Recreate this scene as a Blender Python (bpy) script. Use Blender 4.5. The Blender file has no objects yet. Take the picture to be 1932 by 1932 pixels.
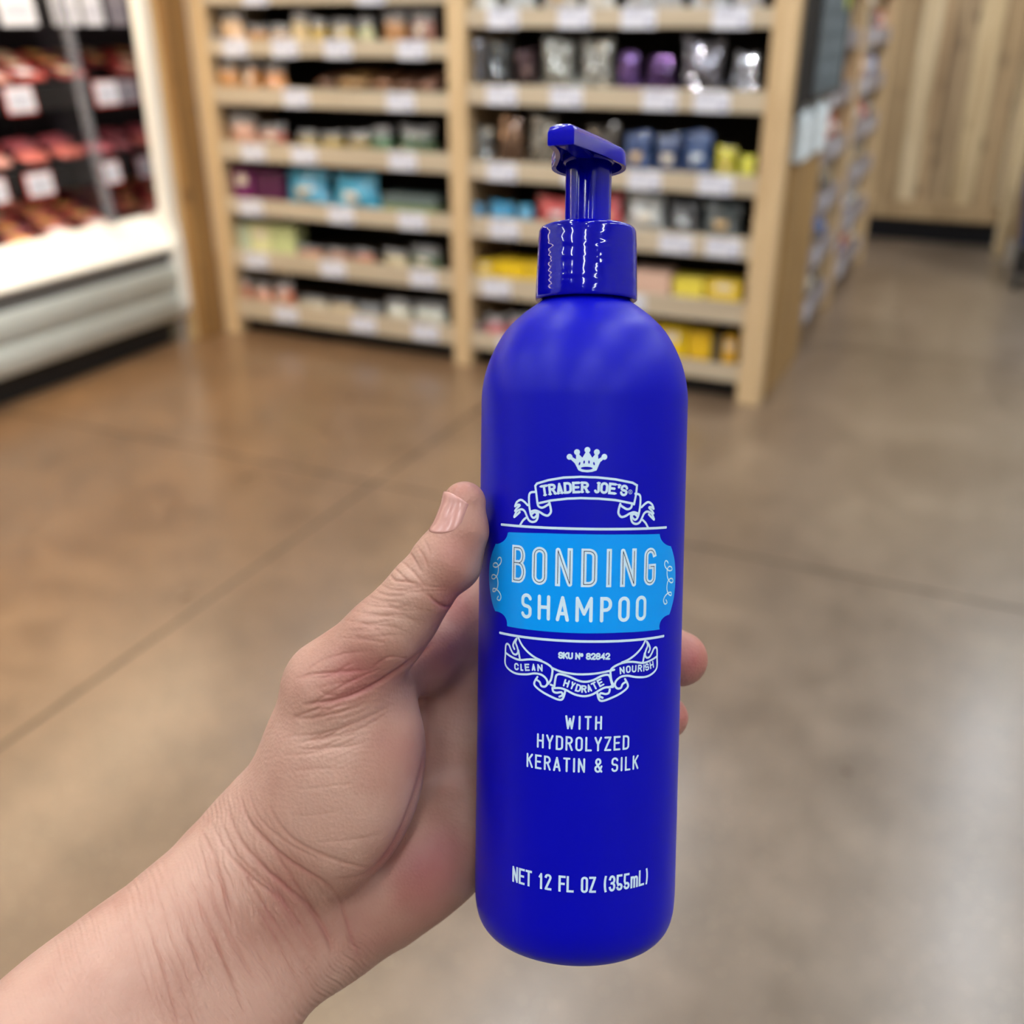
import bpy, bmesh, math, random
import numpy as np
from mathutils import Vector, Matrix

random.seed(7)
rng = np.random.default_rng(7)
SC = bpy.context.scene
COL = SC.collection

# ------------------------------------------------------------------ camera
EYE = Vector((0, 0, 1.5))
YAW, PITCH, FOCAL_PX = math.radians(24.5), math.radians(25.55), 1945.0
cd = bpy.data.cameras.new('camera')
cam = bpy.data.objects.new('camera', cd)
COL.objects.link(cam)
cam.location = EYE
cam.rotation_euler = (math.pi/2-PITCH, 0, YAW)
cd.sensor_width = 36
cd.lens = 36*FOCAL_PX/1932
cd.clip_start = .02
cd.dof.use_dof = True
cd.dof.focus_distance = .262
cd.dof.aperture_fstop = cd.lens/3.85        # 3.85 mm opening of a phone lens
SC.camera = cam

# ------------------------------------------------------------------ view and world
SC.view_settings.view_transform = 'Standard'
SC.view_settings.look = 'None'
SC.view_settings.gamma = 1
SC.view_settings.use_curve_mapping = False
SC.view_settings.exposure = 0.9
w = bpy.data.worlds.new('world')
SC.world = w
w.use_nodes = True
w.node_tree.nodes['Background'].inputs[0].default_value = (.9, .95, 1, 1)
w.node_tree.nodes['Background'].inputs[1].default_value = .25

LIGHT_POWER = 27.0      # emission of the ceiling tubes
SPOT_POWER = 70.0       # warm track spots above the chilled case
AIM_POWER = 43.0       # added neutral spots that brighten shelf fronts and bag glints
CASE_POWER = 16.0       # lamp under the chilled case's canopy
# ------------------------------------------------------------------ helpers
def lin(c):
    c = [v/255 for v in c]
    return tuple(v/12.92 if v <= .04045 else ((v+.055)/1.055)**2.4 for v in c)+(1,)

def mat(name, rgb, rough=.5, spec=.5, coat=0, noise=0, nscale=8, bump=0, bscale=40, metal=0, alpha=1, trans=0, stretch=None, coat_rough=.1):
    m = bpy.data.materials.new(name)
    m.use_nodes = True
    nt = m.node_tree; N = nt.nodes; L = nt.links
    b = N['Principled BSDF']
    base = lin(rgb)
    b.inputs['Base Color'].default_value = base
    b.inputs['Roughness'].default_value = rough
    b.inputs['Specular IOR Level'].default_value = spec
    b.inputs['Metallic'].default_value = metal
    b.inputs['Coat Weight'].default_value = coat
    b.inputs['Coat Roughness'].default_value = coat_rough
    b.inputs['Alpha'].default_value = alpha
    b.inputs['Transmission Weight'].default_value = trans
    if noise or bump:
        tc = N.new('ShaderNodeTexCoord'); mp = N.new('ShaderNodeMapping')
        L.new(tc.outputs['Object'], mp.inputs[0])
        if stretch: mp.inputs['Scale'].default_value = stretch
    if noise:
        nz = N.new('ShaderNodeTexNoise'); nz.inputs['Scale'].default_value = nscale; nz.inputs['Detail'].default_value = 4
        L.new(mp.outputs[0], nz.inputs[0])
        mx = N.new('ShaderNodeMix'); mx.data_type = 'RGBA'
        mx.inputs['A'].default_value = tuple(v*(1-noise) for v in base[:3])+(1,)
        mx.inputs['B'].default_value = tuple(min(1, v*(1+noise)) for v in base[:3])+(1,)
        L.new(nz.outputs[0], mx.inputs['Factor']); L.new(mx.outputs['Result'], b.inputs['Base Color'])
    if bump:
        nb = N.new('ShaderNodeTexNoise'); nb.inputs['Scale'].default_value = bscale; nb.inputs['Detail'].default_value = 3
        L.new(mp.outputs[0], nb.inputs[0])
        bp = N.new('ShaderNodeBump'); bp.inputs['Strength'].default_value = bump; bp.inputs['Distance'].default_value = .01
        L.new(nb.outputs[0], bp.inputs['Height']); L.new(bp.outputs[0], b.inputs['Normal'])
        if coat: L.new(bp.outputs[0], b.inputs['Coat Normal'])
    return m

def emit(name, rgb, power):
    m = bpy.data.materials.new(name); m.use_nodes = True
    nt = m.node_tree; nt.nodes.clear()
    e = nt.nodes.new('ShaderNodeEmission'); o = nt.nodes.new('ShaderNodeOutputMaterial')
    e.inputs[0].default_value = lin(rgb); e.inputs[1].default_value = power
    nt.links.new(e.outputs[0], o.inputs[0])
    return m

def wood(name, rgb, dark, axis='Z', scale=1.0, knots=True, rough=.55):
    m = bpy.data.materials.new(name); m.use_nodes = True
    nt = m.node_tree; N = nt.nodes; L = nt.links; b = N['Principled BSDF']
    tc = N.new('ShaderNodeTexCoord'); mp = N.new('ShaderNodeMapping')
    s = [14*scale]*3; s['XYZ'.index(axis)] = .9*scale
    mp.inputs['Scale'].default_value = s
    L.new(tc.outputs['Object'], mp.inputs[0])
    n1 = N.new('ShaderNodeTexNoise'); n1.inputs['Scale'].default_value = 1.6; n1.inputs['Detail'].default_value = 5; n1.inputs['Distortion'].default_value = .6
    L.new(mp.outputs[0], n1.inputs[0])
    mx = N.new('ShaderNodeMix'); mx.data_type = 'RGBA'
    mx.inputs['A'].default_value = lin(dark); mx.inputs['B'].default_value = lin(rgb)
    r = N.new('ShaderNodeMapRange'); r.inputs[1].default_value = .3; r.inputs[2].default_value = .6
    L.new(n1.outputs[0], r.inputs[0]); L.new(r.outputs[0], mx.inputs['Factor'])
    out = mx.outputs['Result']
    if knots:
        m2 = N.new('ShaderNodeMapping'); s2 = [7.0]*3; s2['XYZ'.index(axis)] = 3.2; m2.inputs['Scale'].default_value = s2
        L.new(tc.outputs['Object'], m2.inputs[0])
        v = N.new('ShaderNodeTexVoronoi'); v.inputs['Scale'].default_value = 1.0
        L.new(m2.outputs[0], v.inputs[0])
        r2 = N.new('ShaderNodeMapRange'); r2.inputs[1].default_value = .06; r2.inputs[2].default_value = .22; r2.inputs[3].default_value = .75; r2.inputs[4].default_value = 0
        L.new(v.outputs['Distance'], r2.inputs[0])
        m3 = N.new('ShaderNodeMix'); m3.data_type = 'RGBA'
        L.new(r2.outputs[0], m3.inputs['Factor']); L.new(out, m3.inputs['A'])
        m3.inputs['B'].default_value = tuple(c*.45 for c in lin(dark)[:3])+(1,)
        out = m3.outputs['Result']
    L.new(out, b.inputs['Base Color'])
    b.inputs['Roughness'].default_value = rough
    return m

def link(name, me, m=None, parent=None, smooth=False):
    o = bpy.data.objects.new(name, me)
    COL.objects.link(o)
    if m is not None: me.materials.append(m)
    if smooth: me.shade_smooth()
    if parent is not None: o.parent = parent
    return o

def obj(name, bm, m=None, parent=None, smooth=False):
    me = bpy.data.meshes.new(name)
    bm.normal_update(); bm.to_mesh(me); bm.free()
    return link(name, me, m, parent, smooth)

def tag(o, label, cat, group=None):
    o['label'] = label; o['category'] = cat
    if group: o['group'] = group
    return o

def struct(o):
    o['kind'] = 'structure'; return o

def thing(name, label, cat, loc=(0, 0, 0), group=None):
    o = bpy.data.objects.new(name, None); COL.objects.link(o)
    o.location = loc; o.empty_display_size = .05
    return tag(o, label, cat, group)

def bx(bm, x0, x1, y0, y1, z0, z1, bevel=0):
    vs = [bm.verts.new(p) for p in ((x0, y0, z0), (x1, y0, z0), (x1, y1, z0), (x0, y1, z0), (x0, y0, z1), (x1, y0, z1), (x1, y1, z1), (x0, y1, z1))]
    fs = [bm.faces.new([vs[i] for i in f]) for f in ((3, 2, 1, 0), (4, 5, 6, 7), (0, 1, 5, 4), (1, 2, 6, 5), (2, 3, 7, 6), (3, 0, 4, 7))]
    if bevel:
        es = list({e for f in fs for e in f.edges})
        bmesh.ops.bevel(bm, geom=es, offset=bevel, segments=2, affect='EDGES', profile=.5)
    return bm

def box(name, d, m, parent=None, bevel=0, off=(0, 0, 0)):
    bm = bmesh.new()
    bx(bm, d[0]-off[0], d[1]-off[0], d[2]-off[1], d[3]-off[1], d[4]-off[2], d[5]-off[2], bevel)
    return obj(name, bm, m, parent)

def prism_y(name, prof, y0, y1, m, parent=None, off=(0, 0, 0), smooth=False):
    """A cross-section in x and z pushed along y."""
    bm = bmesh.new()
    a = [bm.verts.new((x-off[0], y0-off[1], z-off[2])) for x, z in prof]
    b = [bm.verts.new((x-off[0], y1-off[1], z-off[2])) for x, z in prof]
    n = len(prof)
    for i in range(n):
        bm.faces.new((a[i], a[(i+1) % n], b[(i+1) % n], b[i]))
    bm.faces.new(a[::-1]); bm.faces.new(b)
    bmesh.ops.recalc_face_normals(bm, faces=bm.faces)
    return obj(name, bm, m, parent, smooth)

ORD = ['first', 'second', 'third', 'fourth', 'fifth', 'sixth', 'seventh', 'eighth', 'ninth', 'tenth', 'eleventh', 'twelfth', 'thirteenth', 'fourteenth']
# ------------------------------------------------------------------ the room
def concrete():
    m = bpy.data.materials.new('stained concrete'); m.use_nodes = True
    nt = m.node_tree; N = nt.nodes; L = nt.links; b = N['Principled BSDF']
    tc = N.new('ShaderNodeTexCoord')
    n1 = N.new('ShaderNodeTexNoise'); n1.inputs['Scale'].default_value = 1.1; n1.inputs['Detail'].default_value = 6; n1.inputs['Roughness'].default_value = .6
    n2 = N.new('ShaderNodeTexNoise'); n2.inputs['Scale'].default_value = 9; n2.inputs['Detail'].default_value = 6
    n3 = N.new('ShaderNodeTexNoise'); n3.inputs['Scale'].default_value = 60; n3.inputs['Detail'].default_value = 3
    for n in (n1, n2, n3): L.new(tc.outputs['Object'], n.inputs[0])
    cr = N.new('ShaderNodeValToRGB')
    e = cr.color_ramp.elements
    e[0].position = .3; e[0].color = lin((100, 77, 56)); e[1].position = .72; e[1].color = lin((138, 106, 75))
    k = cr.color_ramp.elements.new(.5); k.color = lin((117, 90, 65))
    L.new(n1.outputs[0], cr.inputs[0])
    # warm lamp light left and grey ceiling glare right, painted into the base colour
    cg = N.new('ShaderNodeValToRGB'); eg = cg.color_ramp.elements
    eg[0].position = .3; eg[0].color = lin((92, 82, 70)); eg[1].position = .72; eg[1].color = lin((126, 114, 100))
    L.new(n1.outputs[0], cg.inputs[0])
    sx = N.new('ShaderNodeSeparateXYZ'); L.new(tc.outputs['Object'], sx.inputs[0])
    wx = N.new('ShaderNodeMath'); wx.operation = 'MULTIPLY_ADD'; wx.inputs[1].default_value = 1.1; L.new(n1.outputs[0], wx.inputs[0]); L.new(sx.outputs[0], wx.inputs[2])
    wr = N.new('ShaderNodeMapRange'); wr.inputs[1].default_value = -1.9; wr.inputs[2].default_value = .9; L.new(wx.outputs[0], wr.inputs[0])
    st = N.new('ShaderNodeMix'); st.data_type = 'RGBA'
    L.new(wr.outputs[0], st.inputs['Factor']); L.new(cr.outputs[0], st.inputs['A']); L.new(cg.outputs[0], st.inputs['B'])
    mx = N.new('ShaderNodeMix'); mx.data_type = 'RGBA'; mx.blend_type = 'OVERLAY'; mx.inputs['Factor'].default_value = .35
    L.new(st.outputs['Result'], mx.inputs['A']); L.new(n2.outputs[0], mx.inputs['B'])
    # pale aggregate specks
    v = N.new('ShaderNodeTexVoronoi'); v.inputs['Scale'].default_value = 46
    L.new(tc.outputs['Object'], v.inputs[0])
    r = N.new('ShaderNodeMapRange'); r.inputs[1].default_value = .08; r.inputs[2].default_value = .2; r.inputs[3].default_value = .4; r.inputs[4].default_value = 0
    L.new(v.outputs['Distance'], r.inputs[0])
    m2 = N.new('ShaderNodeMix'); m2.data_type = 'RGBA'
    L.new(r.outputs[0], m2.inputs['Factor']); L.new(mx.outputs['Result'], m2.inputs['A']); m2.inputs['B'].default_value = lin((176, 158, 132))
    L.new(m2.outputs['Result'], b.inputs['Base Color'])
    rr = N.new('ShaderNodeMapRange'); rr.inputs[3].default_value = .22; rr.inputs[4].default_value = .42
    L.new(n2.outputs[0], rr.inputs[0]); L.new(rr.outputs[0], b.inputs['Roughness'])
    b.inputs['Coat Weight'].default_value = .45; b.inputs['Coat Roughness'].default_value = .22
    b.inputs['Specular IOR Level'].default_value = .6
    bp = N.new('ShaderNodeBump'); bp.inputs['Strength'].default_value = .06; bp.inputs['Distance'].default_value = .01
    L.new(n2.outputs[0], bp.inputs['Height']); L.new(bp.outputs[0], b.inputs['Normal'])
    return m

FYS = 4.24
X0, X1, Y0, Y1, ZC = -5.0, 4.6, -5.0, 9.6, 4.4
# the floor slab, with saw-cut joints as real grooves between its panels
bm = bmesh.new()
xs = [X0, -4.29, -1.85, .59, 3.03, X1]
ys = [Y0, -4.45, -2.01, .43, 2.87, 5.31, 7.75, Y1]
g = .006
for i in range(len(xs)-1):
    for j in range(len(ys)-1):
        bx(bm, xs[i]+(g if i else 0), xs[i+1]-(g if i < len(xs)-2 else 0), ys[j]+(g if j else 0), ys[j+1]-(g if j < len(ys)-2 else 0), -.02, 0)
bx(bm, X0, X1, Y0, Y1, -.1, -.021)
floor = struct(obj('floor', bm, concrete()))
m_joint = mat('joint filler', (70, 58, 44), .6)
bm = bmesh.new()
for x in xs[1:-1]: bx(bm, x-g, x+g, Y0, Y1, -.02, -.0015)
for y in ys[1:-1]: bx(bm, X0, X1, y-g, y+g, -.02, -.0017)
struct(obj('trim_1', bm, m_joint))

m_ceil = mat('painted ceiling', (234, 233, 230), .9, noise=.05)
m_wall = mat('painted wall', (216, 211, 202), .8, noise=.08, nscale=3)
struct(box('ceiling', (X0, X1, Y0, Y1, ZC, ZC+.1), m_ceil))
struct(box('wall_left', (X0-.1, X0, Y0, Y1, -.1, ZC+.1), m_wall))
struct(box('wall_right', (X1, X1+.1, Y0, Y1, -.1, ZC+.1), mat('tan wall', (150, 142, 130), .8)))
struct(box('wall_back', (X0-.1, X1+.1, Y1, Y1+.1, -.1, ZC+.1), m_wall))
struct(box('wall_front', (X0-.1, X1+.1, Y0-.1, Y0, -.1, ZC+.1), mat('dark wood wall', (84, 70, 56), .8, noise=.1)))

# ------------------------------------------------------------------ ceiling lights
m_house = mat('white fixture', (225, 225, 222), .4)
m_tube = emit('tube light', (246, 250, 255), LIGHT_POWER)
rows = ['far left', 'left', 'right', 'far right']
for i, x in enumerate((-4.2, -1.7, .8, 3.3)):
    for j, y in enumerate((-3.6, -1.2, 1.2, 3.6, 6.0, 8.2)):
        if i == 0 and 1 < y < 4: continue
        t = thing('ceiling_light', f'long white tube light, {ORD[j]} from the front wall, {rows[i]} row', 'ceiling light', (x, y, ZC), 'tube lights on the ceiling')
        box('housing', (-.09, .09, -.8, .8, -.07, 0), m_house, t, .01)
        box('diffuser', (-.065, .065, -.76, .76, -.085, -.0705), m_tube, t)
m_spot = mat('black lamp', (30, 30, 32), .4)
m_bulb = emit('warm bulb', (255, 205, 140), 60)
SPOTS = [(-2.6, 1.4, -3.7, 2.6, .8, 'w'), (-2.5, 2.9, -3.75, 3.6, .9, 'w'), (-2.45, 3.0, -1.9, 1.9, 0, 'w'), (-2.35, .6, -1.6, 1.3, 0, 'w'),
         (-3.0, 2.2, -3.1, FYS, .9, 'n'), (-2.2, 2.0, -2.2, FYS, 1.1, 'n'), (-1.4, 2.1, -1.5, FYS, .9, 'n'), (-.5, 2.2, -.9, FYS, 1.0, 'n'), (.9, 5.4, -.8, 5.8, .9, 'n'), (.9, 6.6, -.6, 7.6, 1.0, 'n'), (.5, 5.3, -.3, 8.15, 1.2, 'n')]  # the 'n' entries are added fill spots for shelf fronts, bags and planks
m_bulbn = emit('added spot bulb', (255, 246, 232), 260)
for j, (x, y, tx, ty, tz, kind) in enumerate(SPOTS):
    warm = kind == 'w'
    lab = f'black warm track spotlight above the chilled case, {ORD[j]} from the front' if warm else f'added black white-light fill spotlight aimed at shelves and planks, {ORD[j-4]} from the left'
    t = thing('track_or_fill_spot', lab, 'spotlight', (x, y, ZC), 'track spotlights')
    d = Vector((tx-x, ty-y, tz-(ZC-.25))).normalized()
    q = d.to_track_quat('-Z', 'Y').to_matrix().to_4x4()
    bm = bmesh.new(); bx(bm, -.015, .015, -.015, .015, -.2, 0); obj('stem', bm, m_spot, t)
    bm = bmesh.new(); bmesh.ops.create_cone(bm, segments=20, radius1=.05, radius2=.035, depth=.14, cap_ends=False)
    o = obj('lamp_shade', bm, m_spot, t, True); o.matrix_local = Matrix.Translation((0, 0, -.25)) @ q
    bm = bmesh.new(); bmesh.ops.create_circle(bm, segments=16, radius=.036, cap_ends=True)
    o = obj('bulb', bm, m_bulb if warm else m_bulbn, t); o.matrix_local = Matrix.Translation((0, 0, -.25)) @ q @ Matrix.Translation((0, 0, -.02))
    ld = bpy.data.lights.new('spot_beam', 'SPOT'); ld.energy = SPOT_POWER if warm else AIM_POWER; ld.color = (1, .78, .48) if warm else (1, .95, .88)
    ld.spot_size = math.radians(46 if warm else 62); ld.spot_blend = .8; ld.shadow_soft_size = .03
    lo = bpy.data.objects.new('spot_beam', ld); COL.objects.link(lo); lo.parent = t
    lo.matrix_local = Matrix.Translation((0, 0, -.25)) @ q @ Matrix.Translation((0, 0, -.08))
# ------------------------------------------------------------------ the wooden display shelf that faces us
m_pine = wood('pale pine', (206, 180, 140), (188, 160, 120), 'Z', knots=False)
m_pineh = wood('pale pine rail', (188, 175, 152), (174, 159, 136), 'X', knots=False)
m_knotty = wood('knotty cedar', (150, 114, 66), (116, 84, 46), 'Z', .8)
m_knotl = wood('golden cedar', (214, 186, 140), (192, 162, 114), 'Z', .8, knots=False)
m_end = wood('end cedar', (160, 128, 78), (128, 98, 56), 'Z', .8)
m_back = mat('dark back panel', (34, 30, 28), .8)
m_black = mat('black kick board', (14, 15, 16), .6)
m_deck = mat('shelf deck', (96, 82, 64), .6, noise=.15)
FY = 4.24
shelf = thing('display_shelf', 'long pine display shelf of two bays filled with snack bags, facing the bottle', 'shelf', (-2.2, FY, 0))
of = (-2.2, FY, 0)
ZT = 2.3
for x0, x1 in ((-3.60, -3.511), (-2.237, -2.150), (-.873, -.776)):
    box('post', (x0, x1, FY, FY+.09, 0, ZT), m_pine, shelf, .004, of)
box('back_panel', (-3.6, -.79, 4.80, 4.83, .08, ZT), m_back, shelf, 0, of)
box('kick_board', (-3.6, -.8, 4.36, 4.40, 0, .09), m_black, shelf, 0, of)
box('end_panel', (-.795, -.776, FY+.09, 5.06, 0, ZT), m_end, shelf, 0, of)
box('end_panel', (-.792, -.762, FY+.12, 5.05, .004, .972), m_end, shelf, .003, of)
box('divider', (-2.215, -2.172, FY+.09, 4.8, .05, ZT), m_pine, shelf, 0, of)
box('divider', (-3.6, -3.58, FY+.09, 4.8, .05, ZT), m_pine, shelf, 0, of)
BAYS = {'L': (-3.511, -2.237), 'R': (-2.150, -.873)}
LIPS = {'L': [(2.0, 2.07), (1.783, 1.85), (1.561, 1.632), (1.348, 1.417), (1.132, 1.211), (.879, .962), (.62, .697), (.353, .442), (.091, .185)],
        'R': [(2.06, 2.13), (1.77, 1.84), (1.471, 1.541), (1.172, 1.25), (.863, .94), (.612, .70), (.344, .435), (.09, .165)]}
DECK = {'L0': 1.61, 'L1': 1.40, 'L2': 1.195, 'L3': .945, 'L4': .68, 'L5': .425, 'L6': .17, 'R0': 1.52, 'R1': 1.235, 'R2': .925, 'R3': .685, 'R4': .42, 'R5': .15}
for b, lips in LIPS.items():
    x0, x1 = BAYS[b]
    for a, c in lips:
        s = box('shelf_board', (x0+.001, x1-.001, FY+.034, 4.80, c-.04, c-.015), m_deck, shelf, 0, of)
        box('front_rail', (x0+.001, x1-.001, FY+.012, FY+.033, a, c), m_pineh, s, .003, of)
# cedar end of the next run, between shelf and chilled case
pan = thing('cedar_panel', 'knotty cedar panel between the chilled meat case and the pine shelf', 'wood panel', (-3.66, 4.15, 0))
po = (-3.66, 4.15, 0)
box('board', (-3.70, -3.6012, 4.085, 4.238, 0, 2.4), m_knotty, pan, .003, po)
box('edge_strip', (-3.70, -3.650, 4.062, 4.084, 0, 2.4), m_knotl, pan, .002, po)

# ------------------------------------------------------------------ aisle shelves behind the end panel
m_lav = mat('grey price rail', (134, 129, 134), .5)
aisle = thing('aisle_shelf', 'pine aisle shelf seen edge on behind the end panel', 'shelf', (-.85, 6.3, 0))
ao = (-.85, 6.3, 0)
AX = -.79
for y0, y1 in ((5.07, 5.12), (6.02, 6.10), (7.42, 7.50)):
    box('post', (AX-.09, AX+.02, y0, y1, 0, 2.4), m_pine, aisle, .004, ao)
box('back_panel', (-1.33, -1.30, 5.07, 7.5, .06, 2.4), m_back, aisle, 0, ao)
box('kick_board', (AX-.12, AX-.08, 5.07, 7.5, 0, .08), m_black, aisle, 0, ao)
AZ = (.09, .36, .62, .87, 1.12, 1.37, 1.64, 1.9)
for (y0, y1) in ((5.121, 6.019), (6.101, 7.419)):
    for z in AZ:
        s = box('shelf_board', (-1.30, AX-.022, y0, y1, z+.05, z+.075), m_deck, aisle, 0, ao)
        box('front_rail', (AX-.021, AX, y0, y1, z, z+.09), m_lav, s, .003, ao)

# ------------------------------------------------------------------ plank-fronted counter at the end of the aisle
m_plank = [wood(f'cedar plank {c}', c, d, 'Z', .7) for c, d in (((204, 184, 146), (168, 144, 106)), ((172, 148, 112), (138, 114, 82)), ((212, 194, 160), (176, 154, 118)), ((182, 156, 120), (144, 118, 88)), ((164, 142, 110), (130, 108, 82)))]
ctr = thing('plank_partition', 'tall partition clad in vertical cedar planks at the end of the aisle', 'partition', (-.2, 8.2, 0))
co = (-.2, 8.2, 0)
x = -1.0; k = 0
ws = (.13, .19, .135, .075, .15, .16, .14, .12)
for wd in ws:
    box('plank', (x+.003, x+wd-.003, 8.15+(.012 if k % 3 == 1 else 0), 8.19, .32, 3.0), m_plank[k % 5], ctr, .003, co)
    x += wd; k += 1
box('base_rail', (-1.0, .035, 8.13, 8.19, .20, .318), m_plank[1], ctr, .004, co)
for x_, w_ in ((.117, .16), (.28, .14), (.42, .17), (.59, .15), (.74, .2)):
    box('plank', (x_+.003, x_+w_-.003, 8.15, 8.19, .1, 3.0), m_plank[int(x_*100) % 5], ctr, .003, co)
box('corner_post', (.036, .115, 8.03, 8.19, 0, 3.0), m_plank[0], ctr, .004, co)
box('kick_board', (-1.0, .03, 8.42, 8.44, 0, .2), mat('blue black kick', (18, 24, 36), .5), ctr, 0, co)
box('backing', (-1.0, .1, 8.195, 8.22, .2, 3.0), m_back, ctr, 0, co)

m_navy = mat('navy plastic', (24, 40, 84), .4, noise=.1)
cart = thing('shopping_cart', 'navy blue cart just showing at the frame edge beside the plank partition', 'cart', (.34, 7.3, 0))
bm = bmesh.new()
lo = [bm.verts.new(p) for p in ((-.17, -.3, .27), (.2, -.3, .27), (.2, .4, .27), (-.17, .4, .27))]
hi = [bm.verts.new(p) for p in ((-.2, -.36, .56), (.24, -.36, .56), (.24, .5, .62), (-.2, .5, .62))]
for i in range(4): bm.faces.new((lo[i], lo[(i+1) % 4], hi[(i+1) % 4], hi[i]))
bm.faces.new(lo[::-1])
o = obj('basket', bm, m_navy, cart)
md = o.modifiers.new('thick', 'SOLIDIFY'); md.thickness = .012
bm = bmesh.new()
for p in ((-.15, -.28), (.18, -.28), (.18, .38), (-.15, .38)): bx(bm, p[0]-.012, p[0]+.012, p[1]-.012, p[1]+.012, .1, .27)
bx(bm, -.15, .18, -.29, .39, .1, .13)
obj('frame', bm, m_black, cart)
for px_, py_ in ((-.15, -.28), (.18, -.28), (.18, .38), (-.15, .38)):
    bm = bmesh.new(); bmesh.ops.create_cone(bm, segments=20, radius1=.05, radius2=.05, depth=.03, cap_ends=True)
    bmesh.ops.rotate(bm, verts=bm.verts, cent=(0, 0, 0), matrix=Matrix.Rotation(math.pi/2, 3, 'Y'))
    bmesh.ops.translate(bm, verts=bm.verts, vec=(px_, py_, .05))
    obj('wheel', bm, m_black, cart)
bm = bmesh.new(); bx(bm, -.2, .24, .5, .53, .95, .98); bx(bm, -.19, -.165, .48, .51, .6, .96); bx(bm, .2, .225, .48, .51, .6, .96)
obj('handle', bm, m_black, cart)

# ------------------------------------------------------------------ chalkboard and leaflets on the end panel
m_slate = mat('slate board', (78, 92, 100), .7, noise=.35, nscale=14)
m_chalk = mat('chalk', (168, 182, 190), .9)
m_frame = mat('black frame', (26, 27, 30), .5)
cb = thing('chalkboard_sign', 'grey slate chalkboard in a black frame hanging on the shelf end panel', 'sign', (-.74, 4.8, 1.45))
cbo = (-.74, 4.8, 1.45)
box('slate', (-.752, -.742, 4.50, 5.23, 1.225, 1.95), m_slate, cb, 0, cbo)
bm = bmesh.new()
for d in ((4.46, 4.50, 1.2, 1.98), (5.23, 5.26, 1.2, 1.98), (4.50, 5.23, 1.2, 1.225), (4.50, 5.23, 1.95, 1.98)):
    bx(bm, -.757-cbo[0], -.737-cbo[0], d[0]-cbo[1], d[1]-cbo[1], d[2]-cbo[2], d[3]-cbo[2])
obj('frame', bm, m_frame, cb)
bm = bmesh.new()
for r_ in range(7):
    z = 1.30+r_*.085; y = 4.58+rng.random()*.05
    while y < 5.1:
        ln = .05+.08*rng.random()
        p = [(y+ln*t/6, z+.012*math.sin(t*2.1+r_)+.02*t/6) for t in range(7)]
        for (ya, za), (yb, zb) in zip(p[:-1], p[1:]):
            vs = [bm.verts.new((-.7412-cbo[0], ya-cbo[1], za-cbo[2])), bm.verts.new((-.7412-cbo[0], yb-cbo[1], zb-cbo[2])), bm.verts.new((-.7412-cbo[0], yb-cbo[1], zb+.007-cbo[2])), bm.verts.new((-.7412-cbo[0], ya-cbo[1], za+.007-cbo[2]))]
            bm.faces.new(vs)
        y += ln+.06
obj('chalk_strokes', bm, m_chalk, cb)
bm = bmesh.new(); bmesh.ops.create_icosphere(bm, subdivisions=2, radius=.05)
bmesh.ops.scale(bm, verts=bm.verts, vec=(.12, 1, 1)); bmesh.ops.translate(bm, verts=bm.verts, vec=(-.735-cbo[0], 5.10-cbo[1], 1.58-cbo[2]))
obj('yellow_badge', bm, mat('lime yellow', (196, 206, 90), .6), cb, True)
box('dark_strip', (-.772, -.757, 4.30, 4.455, 1.16, 1.98), m_frame, cb, 0, cbo)
m_paper = mat('white paper', (214, 226, 232), .7)
for nm, y0, y1, z0, z1 in (('nearer', 4.37, 4.60, .985, 1.19), ('farther', 4.70, 4.98, .985, 1.20)):
    t = thing('leaflet_stack', f'stack of white leaflets under the chalkboard, the {nm} of the two', 'leaflets', (-.75, (y0+y1)/2, z0), 'leaflets on the end panel')
    for s_ in range(3):
        box('leaflet', (-.772+s_*.012, -.764+s_*.012, y0, y1, z0, z1-.02*s_), m_paper, t, .002, (-.75, (y0+y1)/2, z0))
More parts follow.
